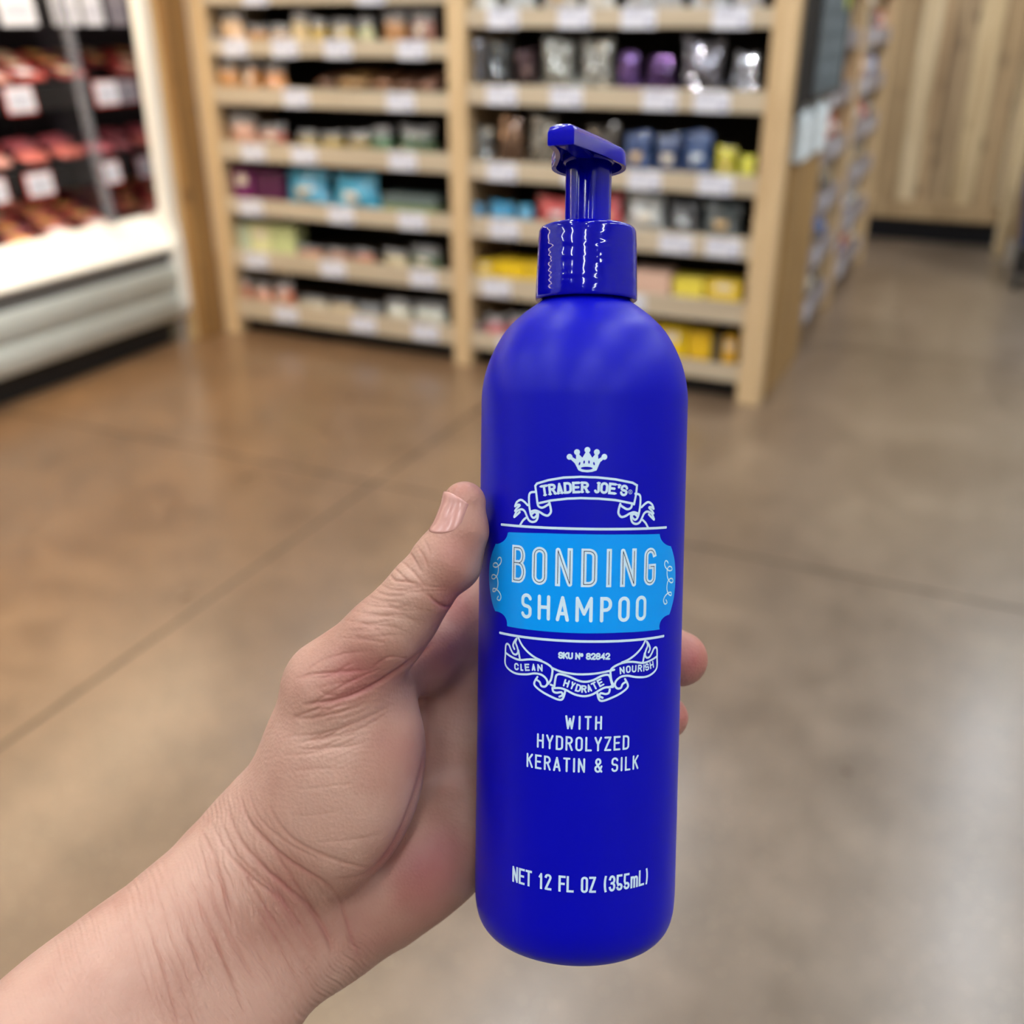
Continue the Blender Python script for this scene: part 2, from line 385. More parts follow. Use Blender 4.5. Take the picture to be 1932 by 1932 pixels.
PRODUCTS = [
    ('L1', -3.517, 0.063, 0.064, 'bag', (120, 125, 135), 'grey foil'),
    ('L1', -3.406, 0.136, 0.141, 'bag', (215, 180, 140), 'cream and pink'),
    ('L1', -3.265, 0.128, 0.074, 'bag', (185, 130, 65), 'amber'),
    ('L1', -3.138, 0.113, 0.074, 'bag', (190, 165, 140), 'pale tan'),
    ('L1', -3.02, 0.099, 0.131, 'bag', (225, 200, 150), 'pale cream'),
    ('L1', -2.922, 0.08, 0.1, 'bag', (200, 170, 90), 'yellow'),
    ('L1', -2.803, 0.135, 0.096, 'bag', (190, 165, 95), 'dull gold'),
    ('L1', -2.675, 0.091, 0.105, 'bag', (195, 195, 150), 'pale green'),
    ('L1', -2.528, 0.123, 0.142, 'bag', (190, 140, 90), 'brown and gold'),
    ('L1', -2.39, 0.131, 0.142, 'bag', (150, 105, 90), 'rust brown'),
    ('L2', -3.56, 0.077, 0.115, 'bag', (215, 180, 140), 'pale peach'),
    ('L2', -3.458, 0.121, 0.13, 'bag', (205, 150, 90), 'orange'),
    ('L2', -3.327, 0.106, 0.132, 'bag', (205, 145, 85), 'dark orange'),
    ('L2', -3.193, 0.14, 0.125, 'bag', (200, 140, 85), 'tan orange'),
    ('L2', -2.928, 0.118, 0.051, 'flat', (120, 85, 65), 'brown'),
    ('L2', -2.783, 0.172, 0.063, 'flat', (190, 150, 100), 'wheat brown'),
    ('L2', -2.631, 0.121, 0.057, 'flat', (160, 115, 85), 'light brown'),
    ('L2', -2.505, 0.115, 0.051, 'flat', (135, 95, 75), 'dark brown'),
    ('L2', -2.391, 0.102, 0.058, 'flat', (175, 130, 110), 'pinkish brown'),
    ('L3', -3.54, 0.066, 0.107, 'bag', (130, 130, 140), 'silver grey'),
    ('L3', -3.414, 0.177, 0.143, 'bag', (205, 160, 140), 'pale pink'),
    ('L3', -3.238, 0.17, 0.1, 'bag', (175, 105, 90), 'red and white'),
    ('L3', -3.034, 0.122, 0.074, 'bag', (150, 130, 60), 'olive yellow'),
    ('L3', -2.898, 0.125, 0.075, 'bag', (175, 150, 60), 'mustard'),
    ('L3', -2.756, 0.123, 0.085, 'bag', (150, 130, 70), 'olive brown'),
    ('L3', -2.622, 0.12, 0.108, 'bag', (80, 120, 85), 'leaf green'),
    ('L3', -2.448, 0.205, 0.119, 'bag', (75, 100, 75), 'dark green'),
    ('L4', -3.49, 0.203, 0.146, 'box', (110, 30, 95), 'purple'),
    ('L4', -3.29, 0.181, 0.146, 'box', (80, 15, 65), 'dark plum'),
    ('L4', -3.062, 0.255, 0.163, 'bag', (60, 150, 185), 'sky blue'),
    ('L4', -2.789, 0.269, 0.158, 'bag', (55, 155, 190), 'bright teal'),
    ('L4', -2.49, 0.295, 0.078, 'tub', (90, 105, 105), 'grey green'),
    ('L5', -3.512, 0.136, 0.133, 'box', (190, 205, 180), 'pale mint'),
    ('L5', -3.371, 0.134, 0.138, 'box', (225, 225, 170), 'cream yellow'),
    ('L5', -3.23, 0.137, 0.138, 'box', (200, 210, 150), 'pale lime'),
    ('L5', -3.082, 0.167, 0.05, 'bag', (175, 120, 90), 'copper brown'),
    ('L5', -2.911, 0.151, 0.053, 'bag', (165, 110, 85), 'reddish brown'),
    ('L5', -2.76, 0.129, 0.06, 'bag', (190, 115, 80), 'burnt orange'),
    ('L5', -2.58, 0.128, 0.074, 'bag', (195, 180, 140), 'oat coloured'),
    ('L5', -2.423, 0.174, 0.102, 'bag', (90, 110, 85), 'moss green'),
    ('L6', -3.518, 0.119, 0.123, 'bag', (195, 140, 120), 'salmon'),
    ('L6', -3.391, 0.117, 0.099, 'bag', (205, 150, 125), 'pale coral'),
    ('L6', -3.258, 0.134, 0.117, 'bag', (205, 130, 105), 'coral'),
    ('L6', -3.089, 0.185, 0.05, 'bag', (180, 170, 150), 'clear silver'),
    ('L6', -2.908, 0.154, 0.05, 'bag', (185, 165, 130), 'clear beige'),
    ('L6', -2.747, 0.144, 0.05, 'bag', (130, 135, 140), 'clear grey'),
    ('L6', -2.582, 0.146, 0.091, 'bag', (205, 205, 190), 'white'),
    ('L6', -2.407, 0.183, 0.093, 'bag', (200, 205, 195), 'frosted white'),
    ('R0', -2.099, 0.147, 0.172, 'bag', (200, 205, 205), 'silver white'),
    ('R0', -1.936, 0.155, 0.169, 'bag', (190, 195, 195), 'clear white'),
    ('R0', -1.754, 0.162, 0.166, 'bag', (195, 190, 180), 'clear ivory'),
    ('R0', -1.588, 0.146, 0.164, 'bag', (200, 200, 195), 'frosty white'),
    ('R0', -1.363, 0.259, 0.141, 'bag', (170, 170, 170), 'grey white'),
    ('R0', -1.136, 0.155, 0.156, 'bag', (190, 195, 200), 'shiny white'),
    ('R0', -0.993, 0.111, 0.154, 'bag', (195, 195, 200), 'pale silver'),
    ('R1', -2.13, 0.107, 0.191, 'clear', (120, 120, 125), 'clear silver'),
    ('R1', -2.018, 0.107, 0.186, 'clear', (95, 100, 105), 'smoky clear'),
    ('R1', -1.901, 0.103, 0.146, 'clear', (90, 70, 75), 'dark plum'),
    ('R1', -1.759, 0.152, 0.19, 'clear', (200, 205, 200), 'cloudy white'),
    ('R1', -1.589, 0.171, 0.195, 'clear', (205, 208, 205), 'milky white'),
    ('R1', -1.447, 0.097, 0.141, 'clear', (125, 95, 160), 'violet'),
    ('R1', -1.317, 0.148, 0.127, 'clear', (110, 80, 135), 'purple'),
    ('R1', -1.148, 0.17, 0.198, 'clear', (140, 140, 150), 'silver with purple band'),
    ('R1', -0.974, 0.135, 0.146, 'clear', (175, 180, 190), 'glinting silver'),
    ('R2', -2.127, 0.147, 0.146, 'clear', (150, 155, 155), 'glossy silver'),
    ('R2', -1.971, 0.14, 0.187, 'clear', (140, 110, 90), 'amber brown'),
    ('R2', -1.821, 0.139, 0.2, 'clear', (165, 160, 150), 'silver and tan'),
    ('R2', -1.547, 0.166, 0.174, 'clear', (130, 125, 120), 'smoke grey'),
    ('R2', -1.391, 0.125, 0.152, 'bag', (40, 70, 120), 'navy blue'),
    ('R2', -1.263, 0.113, 0.149, 'bag', (35, 60, 105), 'deep navy'),
    ('R2', -1.138, 0.119, 0.162, 'bag', (45, 75, 125), 'dark blue'),
    ('R2', -1.02, 0.091, 0.112, 'bag', (190, 185, 40), 'yellow'),
    ('R2', -0.933, 0.068, 0.085, 'bag', (205, 205, 60), 'bright yellow'),
    ('R3', -2.148, 0.098, 0.061, 'bag', (60, 140, 185), 'bright blue'),
    ('R3', -2.016, 0.133, 0.074, 'bag', (60, 145, 190), 'sky blue'),
    ('R3', -1.898, 0.078, 0.068, 'bag', (70, 150, 190), 'light blue'),
    ('R3', -1.754, 0.195, 0.109, 'bag', (205, 90, 90), 'coral red'),
    ('R3', -1.521, 0.15, 0.141, 'bag', (205, 85, 90), 'bright red'),
    ('R3', -1.349, 0.183, 0.147, 'bag', (190, 195, 195), 'round white'),
    ('R3', -1.179, 0.135, 0.132, 'bag', (60, 62, 66), 'black'),
    ('R3', -1.017, 0.166, 0.133, 'bag', (75, 85, 88), 'charcoal and white'),
    ('R4', -2.133, 0.15, 0.067, 'box', (230, 196, 40), 'yellow'),
    ('R4', -1.974, 0.156, 0.081, 'box', (232, 196, 30), 'golden yellow'),
    ('R4', -1.834, 0.113, 0.083, 'box', (224, 190, 50), 'straw yellow'),
    ('R4', -1.491, 0.186, 0.094, 'bag', (215, 180, 160), 'peach'),
    ('R4', -1.303, 0.173, 0.097, 'box', (220, 185, 165), 'pale pink'),
    ('R4', -1.137, 0.136, 0.08, 'box', (232, 214, 80), 'lemon'),
    ('R4', -0.985, 0.15, 0.085, 'box', (232, 200, 60), 'warm yellow'),
    ('R5', -2.159, 0.097, 0.051, 'bag', (130, 90, 100), 'dusky pink'),
    ('R5', -2.051, 0.106, 0.089, 'bag', (200, 125, 130), 'rose pink'),
    ('R5', -1.93, 0.126, 0.112, 'bag', (205, 120, 130), 'bright pink'),
    ('R5', -1.538, 0.179, 0.129, 'box', (215, 190, 60), 'yellow'),
    ('R5', -1.356, 0.163, 0.139, 'box', (225, 190, 30), 'amber yellow'),
    ('R5', -1.196, 0.135, 0.133, 'box', (230, 195, 25), 'deep yellow'),
    ('R5', -1.071, 0.101, 0.123, 'box', (228, 185, 35), 'golden'),
    ('R5', -0.991, 0.044, 0.109, 'box', (90, 80, 60), 'brown'),
    ('R5', -0.937, 0.055, 0.12, 'box', (220, 170, 40), 'orange yellow'),
]
TAGS = [('L0', [-3.209, -2.604]), ('L1', [-3.353, -3.073, -2.788, -2.411]), ('L2', [-3.034, -2.479]), ('L3', [-3.311, -3.016, -2.481]), ('L4', [-3.359, -2.831, -2.445]), ('L5', [-3.358, -2.901, -2.396]), ('L6', [-3.206, -2.746, -2.395]), ('R0', [-1.977, -1.663, -1.396, -1.031]), ('R1', [-1.985, -1.692, -1.291, -1.081]), ('R2', [-1.986, -1.626, -1.338, -1.041]), ('R3', [-1.975, -1.186, -0.987]), ('R4', [-2.016, -1.375]), ('R5', [-1.936])]
# ------------------------------------------------------------------ snack packs and price tags
_pm = {}
def pack_mat(rgb, kind):
    k = (rgb, kind)
    if k not in _pm:
        n = 'pack %d %d %d' % rgb
        if kind == 'clear':
            _pm[k] = mat(n+' film', tuple(int(c*.92) for c in rgb), .10, noise=.6, nscale=26, coat=.5, coat_rough=.03, metal=.75)
        elif kind in ('box', 'tub'):
            _pm[k] = mat(n+' card', rgb, .4, noise=.12, nscale=12)
        else:
            _pm[k] = mat(n+' pouch', rgb, .3, noise=.35, nscale=18, bump=.12, bscale=60, coat=1, coat_rough=.05)
    return _pm[k]
m_lab = [mat('cream label', (226, 216, 198), .5, noise=.15, nscale=30), mat('pale label', (206, 214, 220), .5, noise=.15, nscale=30), mat('tan label', (206, 176, 130), .5, noise=.2, nscale=30)]
m_seal = mat('film seal', (190, 192, 194), .2, coat=1)

def pouch(w, h, d, seed, crush=0):
    """A filled pouch standing on z = 0: belly in front and behind, crimped top edge."""
    r = np.random.default_rng(seed)
    bm = bmesh.new()
    nu, nv = (14, 14) if crush else (10, 11)
    ph = r.random(6)*6.28; r0 = 1.6*r.random()
    F_, B_ = [], []
    for j in range(nv):
        v = j/(nv-1)
        bel = max(0, math.sin(math.pi*min(1, v*.86+.14))**.6)*(1-.45*v) if v < .97 else .02
        ww = w*(1-.10*math.sin(math.pi*v)-(.26 if crush > .09 else .10)*v*r0)
        fr, bk = [], []
        for i in range(nu+1):
            u = i/nu*2-1
            th = max(0, 1-abs(u)**2.2)**.55
            wob = 1+.22*math.sin(5*u+ph[0]+3*v)+.18*math.sin(9*v+ph[1]+2*u)+crush*r.normal()
            y = d/2*bel*th*wob
            xx = ww/2*u; zz = h*v+.05*h*math.sin(2.4*u+ph[2])*v
            fr.append(bm.verts.new((xx, -max(y, .0008), zz)))
            bk.append(bm.verts.new((xx, max(y*.9, .0008), zz)))
        F_.append(fr); B_.append(bk)
    for j in range(nv-1):
        for i in range(nu):
            bm.faces.new((F_[j][i], F_[j][i+1], F_[j+1][i+1], F_[j+1][i]))
            bm.faces.new((B_[j][i+1], B_[j][i], B_[j+1][i], B_[j+1][i+1]))
        bm.faces.new((F_[j][0], F_[j+1][0], B_[j+1][0], B_[j][0]))
        bm.faces.new((F_[j][nu], B_[j][nu], B_[j+1][nu], F_[j+1][nu]))
    for i in range(nu):
        bm.faces.new((F_[0][i+1], F_[0][i], B_[0][i], B_[0][i+1]))
        bm.faces.new((F_[-1][i], F_[-1][i+1], B_[-1][i+1], B_[-1][i]))
    return bm

def patch(w, h, d, z, seed):
    """A label on the belly, bowed with it."""
    bm = bmesh.new(); g = []
    for j in range(5):
        row = []
        for i in range(7):
            u = i/6*2-1; v = j/4*2-1
            row.append(bm.verts.new((w/2*u, -d*(1-.35*u*u-.1*v*v)-.001, z+h/2*v)))
        g.append(row)
    for j in range(4):
        for i in range(6): bm.faces.new((g[j][i], g[j][i+1], g[j+1][i+1], g[j+1][i]))
    return bm

KIND = {'bag': ('snack_bag', 'snack bag', 'bag'), 'clear': ('clear_snack_bag', 'clear bag', 'bag'), 'box': ('snack_carton', 'snack carton', 'carton'), 'flat': ('flat_snack_bag', 'flat bag', 'bag'), 'tub': ('snack_tub', 'row of snack tubs', 'tub')}
BAYN = {'L': 'left bay', 'R': 'right bay'}
def floor_ord(sh):      # shelves counted from the floor
    n = int(sh[1:]); return ORD[(6-n) if sh[0] == 'L' else (5-n)]

m_film = mat('clear film', (196, 198, 202), .12, alpha=.38, coat=1, coat_rough=.04)
def make_pack(kind, w, h, rgb, seed, loc, label, group, rot=0, depth=None, film=False):
    nm, _, cat = KIND[kind]
    t = thing(nm, label, cat, loc, group)
    m = pack_mat(rgb, kind)
    d = depth or min(.11, .45*w+.02)
    if kind == 'flat':
        o = obj('pouch', pouch(w, .19, max(.05, h), seed), m, t, True)
        o.rotation_euler = (-math.radians(72), 0, 0); o.location = (0, -.05, max(.05, h)*.30+.012)
    elif kind == 'box':
        bm = bmesh.new(); bx(bm, -w/2, w/2, -.05, .06, 0, h, .004); obj('carton', bm, m, t)
        if seed % 3 == 0:
            bm = bmesh.new(); bx(bm, -w*.25, w*.25, -.0525, -.0502, h*.5, h*.8); obj('label', bm, m_lab[seed % 3], t)
    elif kind == 'tub':
        for k, c in enumerate(((70, 84, 92), (84, 98, 60))):
            pass
        bm = bmesh.new(); bx(bm, -w/2, w/2, -.06, .06, .02, h, .008); obj('tubs', bm, m, t)
        bm = bmesh.new(); bx(bm, -w/2-.002, w/2+.002, -.064, .064, 0, .03, .004); obj('tray', bm, pack_mat((110, 132, 78), 'box'), t)
    else:
        o = obj('pouch', pouch(w*1.04, h, d, seed, .10 if kind == 'clear' else .08), m, t, False)
        o.location.y = d/2-.083 if not rot or abs(rot) < .3 else 0
        if film:                                    # contents fill the lower part, clear film above
            o.data.materials.append(m_film)
            for f_ in o.data.polygons:
                if f_.center.z > h*(.62+.05*math.sin(f_.center.x*90+seed)): f_.material_index = 1
        if h > .09 and kind == 'bag' and not (film and seed % 3):
            lb = obj('label', patch(w*.40, h*.24, d*.55, h*.38, seed), m_lab[seed % 3], t, True); lb.location.y = o.location.y
            if rgb[2] > 150 and rgb[0] < 80:
                pass
    t.rotation_euler.z = rot
    return t

byrow = {}
for p in PRODUCTS: byrow.setdefault(p[0], []).append(p)
sd = 11
for sh, items in byrow.items():
    items.sort(key=lambda q: q[1])
    x0, x1 = BAYS[sh[0]]
    for k, (s_, x, w_, h, kind, rgb, nm) in enumerate(items):
        sd += 1
        lo_, hi_ = max(x-w_/2, x0+.002), min(x+w_/2, x1-.002)
        w_ = (hi_-lo_)*.97; x = (lo_+hi_)/2
        art = KIND[kind][1]
        label = f'{nm} {art}, {ORD[k]} from left, {floor_ord(sh)} shelf up, {BAYN[sh[0]]}'
        make_pack(kind, w_, h, rgb, sd, (x, FY+.125+(.02 if kind == 'flat' else 0), DECK[sh]+.002), label, f'snack packs in the {BAYN[sh[0]]}', rng.normal()*.05 if kind in ('bag', 'clear') and w_ < .12 else 0, None, kind == 'bag' and sh in ('L1', 'L2', 'L3', 'L5', 'L6', 'R5'))

m_tag = mat('white price tag', (214, 217, 228), .45)
m_tagink = mat('tag print', (150, 152, 176), .6)
def price_tag(loc, label, group, facing='y', wd=.142):
    t = thing('price_tag', label, 'price tag', loc, group)
    bm = bmesh.new(); bx(bm, -wd/2, wd/2, -.004, 0, -.037, .037, .0015); c = obj('card', bm, m_tag, t)
    bm = bmesh.new(); bx(bm, wd*.24, wd*.42, -.0052, -.0042, -.026, -.006)
    for q in (.012, .022): bx(bm, -wd*.40, wd*.15, -.0052, -.0042, q, q+.004)
    p = obj('print', bm, m_tagink, t)
    if facing == 'x': t.rotation_euler.z = math.pi/2
    return t
TAGZ = {k: v for k, v in zip(['L0', 'L1', 'L2', 'L3', 'L4', 'L5', 'L6'], [(a+b)/2 for a, b in LIPS['L'][2:]])}
TAGZ.update({k: v for k, v in zip(['R0', 'R1', 'R2', 'R3', 'R4', 'R5'], [(a+b)/2 for a, b in LIPS['R'][2:]])})
for sh, xs_ in TAGS:
    for k, x in enumerate(sorted(xs_)):
        price_tag((x, FY+.0115, TAGZ[sh]-.002), f'white price tag, {ORD[k]} from left, {floor_ord(sh)} rail up, {BAYN[sh[0]]}', f'price tags in the {BAYN[sh[0]]}')

# packs and tags on the aisle shelves
AC = [((150, 152, 158), 'clear', 'silver'), ((196, 190, 176), 'clear', 'cloudy cream'), ((120, 122, 128), 'clear', 'smoky'), ((176, 166, 130), 'bag', 'straw'), ((198, 92, 76), 'bag', 'red'), ((90, 130, 200), 'bag', 'blue'), ((180, 178, 174), 'bag', 'white'), ((190, 150, 110), 'bag', 'tan')]
for bi, (y0, y1, bn) in enumerate(((5.13, 6.01, 'nearer'), (6.11, 7.41, 'farther'))):
    for zi, z in enumerate(AZ[:-1]):
        n = 4 if bi == 0 else 5
        for k in range(n):
            c = AC[int(rng.integers(0, len(AC)))] if not (bi == 0 and zi == 3 and k == 1) else AC[4]
            if bi == 0 and zi == 1 and k == 1: c = AC[5]
            wd = (y1-y0)/n*.9; y = y0+(k+.5)*(y1-y0)/n
            sd += 1
            t = make_pack(c[1], wd, .11+.06*rng.random(), c[0], sd, (AX-.085, y, z+.077), f'{c[2]} snack bag, {ORD[k]} from the end panel, {ORD[zi]} shelf up, {bn} aisle bay', 'snack packs in the aisle bays', math.pi/2, .09)
        for k in range(1):
            y = y0+(y1-y0)*(.3+.1*(zi % 4))
            price_tag((AX+.0005, y, z+.045), f'small price tag on the {ORD[zi]} rail up, {bn} aisle bay', 'price tags in the aisle bays', 'x', .11)
# ------------------------------------------------------------------ open chilled meat case along the left
m_white = mat('white enamel', (236, 236, 230), .35)
m_bump = mat('pale grey bumper', (214, 222, 218), .4)
m_strip = mat('dark grey strip', (112, 110, 108), .5)
m_in = mat('black case lining', (20, 20, 24), .5)
m_rail = mat('black shelf', (24, 24, 27), .45)
FZ = (-4.2, 2.0, 0)
case = thing('chilled_meat_case', 'white open chilled case with black shelves full of packed meat', 'display case', FZ)
YA, YB = -1.5, 4.0
prism_y('kick_plate', [(-3.78, 0), (-3.745, 0), (-3.745, .16), (-3.78, .16)], YA, YB-.01, m_black, case, FZ)
def bulge(z0, z1, xf, xb, n=10):
    return [(xb, z0)]+[(xf-(.028*(1-math.sin(math.pi*(.12+.76*i/n)))), z0+(z1-z0)*i/n) for i in range(n+1)]+[(xb, z1)]
prism_y('bumper', bulge(.135, .262, -3.655, -3.78), YA, YB, m_bump, case, FZ, True)
prism_y('bumper', bulge(.268, .395, -3.655, -3.78), YA, YB, m_bump, case, FZ, True)
prism_y('grey_strip', [(-3.78, .395), (-3.70, .395), (-3.70, .475), (-3.78, .475)], YA, YB, m_strip, case, FZ)
prism_y('front_rim', [(-3.80, .475), (-3.665, .475), (-3.66, .485), (-3.665, .497), (-3.72, .555), (-3.80, .625), (-3.83, .625), (-3.83, .475)], YA, YB, m_white, case, FZ)
prism_y('deck', [(-4.6, .50), (-3.831, .50), (-3.831, .565), (-4.6, .585)], YA, YB, m_in, case, FZ)
prism_y('back_lining', [(-4.66, .50), (-4.6, .50), (-4.6, 2.2), (-4.66, 2.2)], YA, YB, m_in, case, FZ)
prism_y('canopy', [(-4.66, 2.2), (-3.72, 2.2), (-3.70, 2.05), (-3.66, 2.05), (-3.66, 2.42), (-4.66, 2.42)], YA, YB, m_white, case, FZ)
m_case = emit('case lamp', (255, 228, 190), CASE_POWER)
box('case_lamp', (-3.80, -3.71, YA+.1, YB-.1, 2.035, 2.049), m_case, case, 0, FZ)
# white end panel with a rounded lower front corner
pr = [(-4.68, .12), (-3.76, .12)]+[(-3.73+.085*math.sin(a), .205-.085*math.cos(a)) for a in [math.pi/2*i/8 for i in range(9)]]+[(-3.645, .50), (-3.66, .62), (-3.66, 2.45), (-4.68, 2.45)]
prism_y('end_panel', pr, YB, YB+.055, m_white, case, FZ)
prism_y('end_lining', [(-4.6, .59), (-3.845, .59), (-3.72, .66), (-3.715, 2.05), (-4.6, 2.2)], YB-.004, YB-.0005, mat('polished end lining', (150, 144, 148), .05, metal=1), case, FZ)
prism_y('end_foot', [(-4.68, 0), (-3.75, 0), (-3.75, .12), (-4.68, .12)], YB-.02, YB+.05, mat('case foot', (120, 112, 90), .6), case, FZ)
for z in (1.575, 1.235, .90):
    prism_y('wire_shelf', [(-4.6, z+.02), (-3.90, z-.015), (-3.885, z-.015), (-3.885, z+.005), (-4.6, z+.045)], YA+.02, YB-.005, m_rail, case, FZ)
    prism_y('shelf_rail', [(-3.905, z-.09), (-3.885, z-.095), (-3.88, z-.01), (-3.90, z-.01)], YA+.02, YB-.005, m_rail, case, FZ)
m_strip_l = emit('added fill strip', (255, 226, 214), 9)  # strips added under the shelves to brighten the meat trays
for z in (1.575, 1.235, .90):
    box('added_fill_strip', (-3.935, -3.91, YA+.05, YB-.03, z-.034, z-.026), m_strip_l, case, 0, FZ)
m_acr = mat('clear divider', (150, 152, 162), .12, alpha=.42)
dv = thing('clear_divider', 'clear upright divider standing in the meat case near its end', 'divider', (-3.75, 3.68, .63))
prism_y('panel', [(-3.93, 0.62), (-3.73, .64), (-3.78, 1.1), (-3.83, 1.9), (-4.0, 1.9)], 3.68, 3.688, mat('acrylic sheet', (60, 60, 66), .1, alpha=.12), dv, (-3.75, 3.68, .63))
prism_y('edge', [(-3.73, .64), (-3.70, .64), (-3.752, 1.1), (-3.80, 1.9), (-3.83, 1.9), (-3.78, 1.1)], 3.665, 3.70, m_acr, dv, (-3.75, 3.68, .63))

m_tray = mat('black foam tray', (34, 30, 32), .4)
m_meats = [mat('red meat %d' % i, c, .3, noise=.3, nscale=30, coat=.8, coat_rough=.1) for i, c in enumerate(((206, 84, 74), (186, 66, 62), (222, 122, 108), (184, 96, 104), (232, 164, 148)))]
MN = ['bright red', 'deep red', 'salmon pink', 'purplish', 'pale pink']
m_stick = [mat('cream sticker', (232, 214, 176), .5), mat('white sticker', (236, 230, 228), .5), mat('amber sticker', (226, 178, 104), .5)]
SN = ['cream', 'white', 'amber']

def meat_tray(mi, si):
    """Tray, meat and sticker; its base at the origin, front towards +x."""
    bm = bmesh.new()
    n = 4
    o_ = [(-.075, -.10), (.075, -.10), (.075, .10), (-.075, .10)]
    lo = [bm.verts.new((x*.86, y*.86, 0)) for x, y in o_]; hi = [bm.verts.new((x, y, .028)) for x, y in o_]; hi2 = [bm.verts.new((x*.93, y*.94, .028)) for x, y in o_]; fl = [bm.verts.new((x*.84, y*.84, .006)) for x, y in o_]
    for i in range(4):
        j = (i+1) % 4
        bm.faces.new((lo[i], lo[j], hi[j], hi[i])); bm.faces.new((hi[i], hi[j], hi2[j], hi2[i])); bm.faces.new((hi2[i], hi2[j], fl[j], fl[i]))
    bm.faces.new(lo[::-1]); bm.faces.new(fl)
    tray = bm
    bm = bmesh.new(); bmesh.ops.create_icosphere(bm, subdivisions=3, radius=1)
    for v in bm.verts:
        q = v.co
        v.co = Vector((math.copysign(abs(q.x)**.6, q.x)*.058, math.copysign(abs(q.y)**.6, q.y)*.082, .026+q.z*.02*(1+.25*math.sin(7*q.x+mi)+.2*math.sin(9*q.y+si))))
    meat = bm
    bm = bmesh.new(); g_ = []
    for j in range(5):
        row = []
        for i in range(5):
            u = i/4*2-1; v = j/4*2-1
            row.append(bm.verts.new((.012+.034*u, -.030+.044*v, .0545-.004*u*u-.003*v*v)))
        g_.append(row)
    for j in range(4):
        for i in range(4): bm.faces.new((g_[j][i], g_[j][i+1], g_[j+1][i+1], g_[j+1][i]))
    return tray, meat, bm
ROWS = [  # x of the tray middle, base z, tilt, y list, row name, meat choice, sticker choice
    (-3.985, 1.252, .30, (2.95, 3.17, 3.39, 3.585, 3.82), 'middle shelf front row', (0, 0, 4, 0, 0), (1, 1, 1, 1, 0)),
    (-4.14, 1.285, .30, (3.02, 3.24, 3.46, 3.67, 3.88), 'middle shelf second row', (0, 2, 0, 0, 1), (0, 0, 0, 0, 2)),
    (-4.295, 1.312, .30, (3.10, 3.32, 3.54, 3.76, 3.94), 'middle shelf back row', (1, 1, 1, 0, 1), (2, 0, 2, 0, 2)),
    (-3.985, .918, .30, (2.90, 3.11, 3.32, 3.53, 3.74, 3.93), 'lower shelf front row', (2, 2, 4, 2, 2, 3), (None,)*6),
    (-4.14, .95, .30, (2.98, 3.19, 3.40, 3.61, 3.82), 'lower shelf second row', (3, 3, 1, 3, 3), (None,)*5),
    (-3.985, 1.595, .30, (3.05, 3.27, 3.49, 3.71, 3.9), 'top shelf front row', (1, 0, 1, 1, 0), (2, 0, 2, 0, 2)),
    (-3.925, .575, .22, (2.90, 3.12, 3.34, 3.56, 3.80), 'bottom deck front row', (0, 3, 2, 4, 4), (1, 1, 2, 1, 1)),
    (-4.085, .60, .22, (2.98, 3.20, 3.42, 3.64, 3.86), 'bottom deck second row', (3, 2, 3, 2, 2), (2, 2, 2, 2, 2)),
    (-4.245, .625, .22, (3.06, 3.28, 3.50, 3.72, 3.90), 'bottom deck third row', (3, 2, 1, 2, 1), (2, 2, 0, 2, 2)),
    (-4.405, .65, .22, (3.06, 3.28, 3.50, 3.72, 3.90), 'bottom deck back row', (1, 2, 1, 2, 1), (2, None, 2, 0, 2)),
]
for x, z, tl, ys_, rn, mi_, si_ in ROWS:
    n = len(ys_)
    for k, y in enumerate(ys_):
        mi, si = mi_[k], si_[k]
        kk = n-1-k
        st = f'with {SN[si]} sticker' if si is not None else 'without sticker'
        t = thing('meat_tray', f'{MN[mi]} meat tray {st}, {ORD[kk]} from end panel, {rn}', 'meat tray', (x, y, z), 'trays of meat in the chilled case')
        tr, me_, stk = meat_tray(mi, 0 if si is None else si)
        obj('tray', tr, m_tray, t); obj('meat', me_, m_meats[mi], t, True)
        if si is not None: obj('sticker', stk, m_stick[si], t, True)
        else: stk.free()
        t.rotation_euler = (0, tl, 0)
        if n == 6 or y > 3.9: t.scale = (1, .92, 1)

m_redb = mat('red tag border', (206, 74, 66), .5)
m_mint = mat('mint tag patch', (176, 206, 180), .6)
def case_tag(y, z, label, w_=.15, h=.105, red=True, x=-3.868):
    t = thing('shelf_sign', label, 'price tag', (x, y, z), 'price signs in the chilled case')
    if red:
        bm = bmesh.new(); bx(bm, -.003, 0, -w_/2, w_/2, -h/2, h/2, .001); obj('border', bm, m_redb, t)
    bm = bmesh.new(); bx(bm, .0003, .003, -w_/2+.007, w_/2-.007, -h/2+.009, h/2-.004, .001); c = obj('card', bm, m_tag, t)
    bm = bmesh.new()
    for q in (.012, -.004, -.018): bx(bm, .0032, .0036, -w_*.33, w_*.28, q, q+.005)
    obj('print', bm, m_tagink, t)
    t.rotation_euler.y = -.12
for k, (y, w_) in enumerate(((3.88, .12), (3.45, .15), (3.2, .15), (2.9, .15))):
    case_tag(y, .838, f'red-edged price sign on the lower shelf rail, {ORD[k]} from end panel', w_)
for k, (y, w_) in enumerate(((3.93, .15), (3.43, .155), (3.05, .15))):
    case_tag(y, 1.187, f'white price sign on the middle shelf rail, {ORD[k]} from the white end panel', w_, .11)
for k, (y, w_) in enumerate(((3.92, .13), (3.76, .17), (3.5, .20), (3.2, .2))):
    case_tag(y, 1.535, f'large white price sign on the top shelf rail, {ORD[k]} from the white end panel', w_, .14, False)
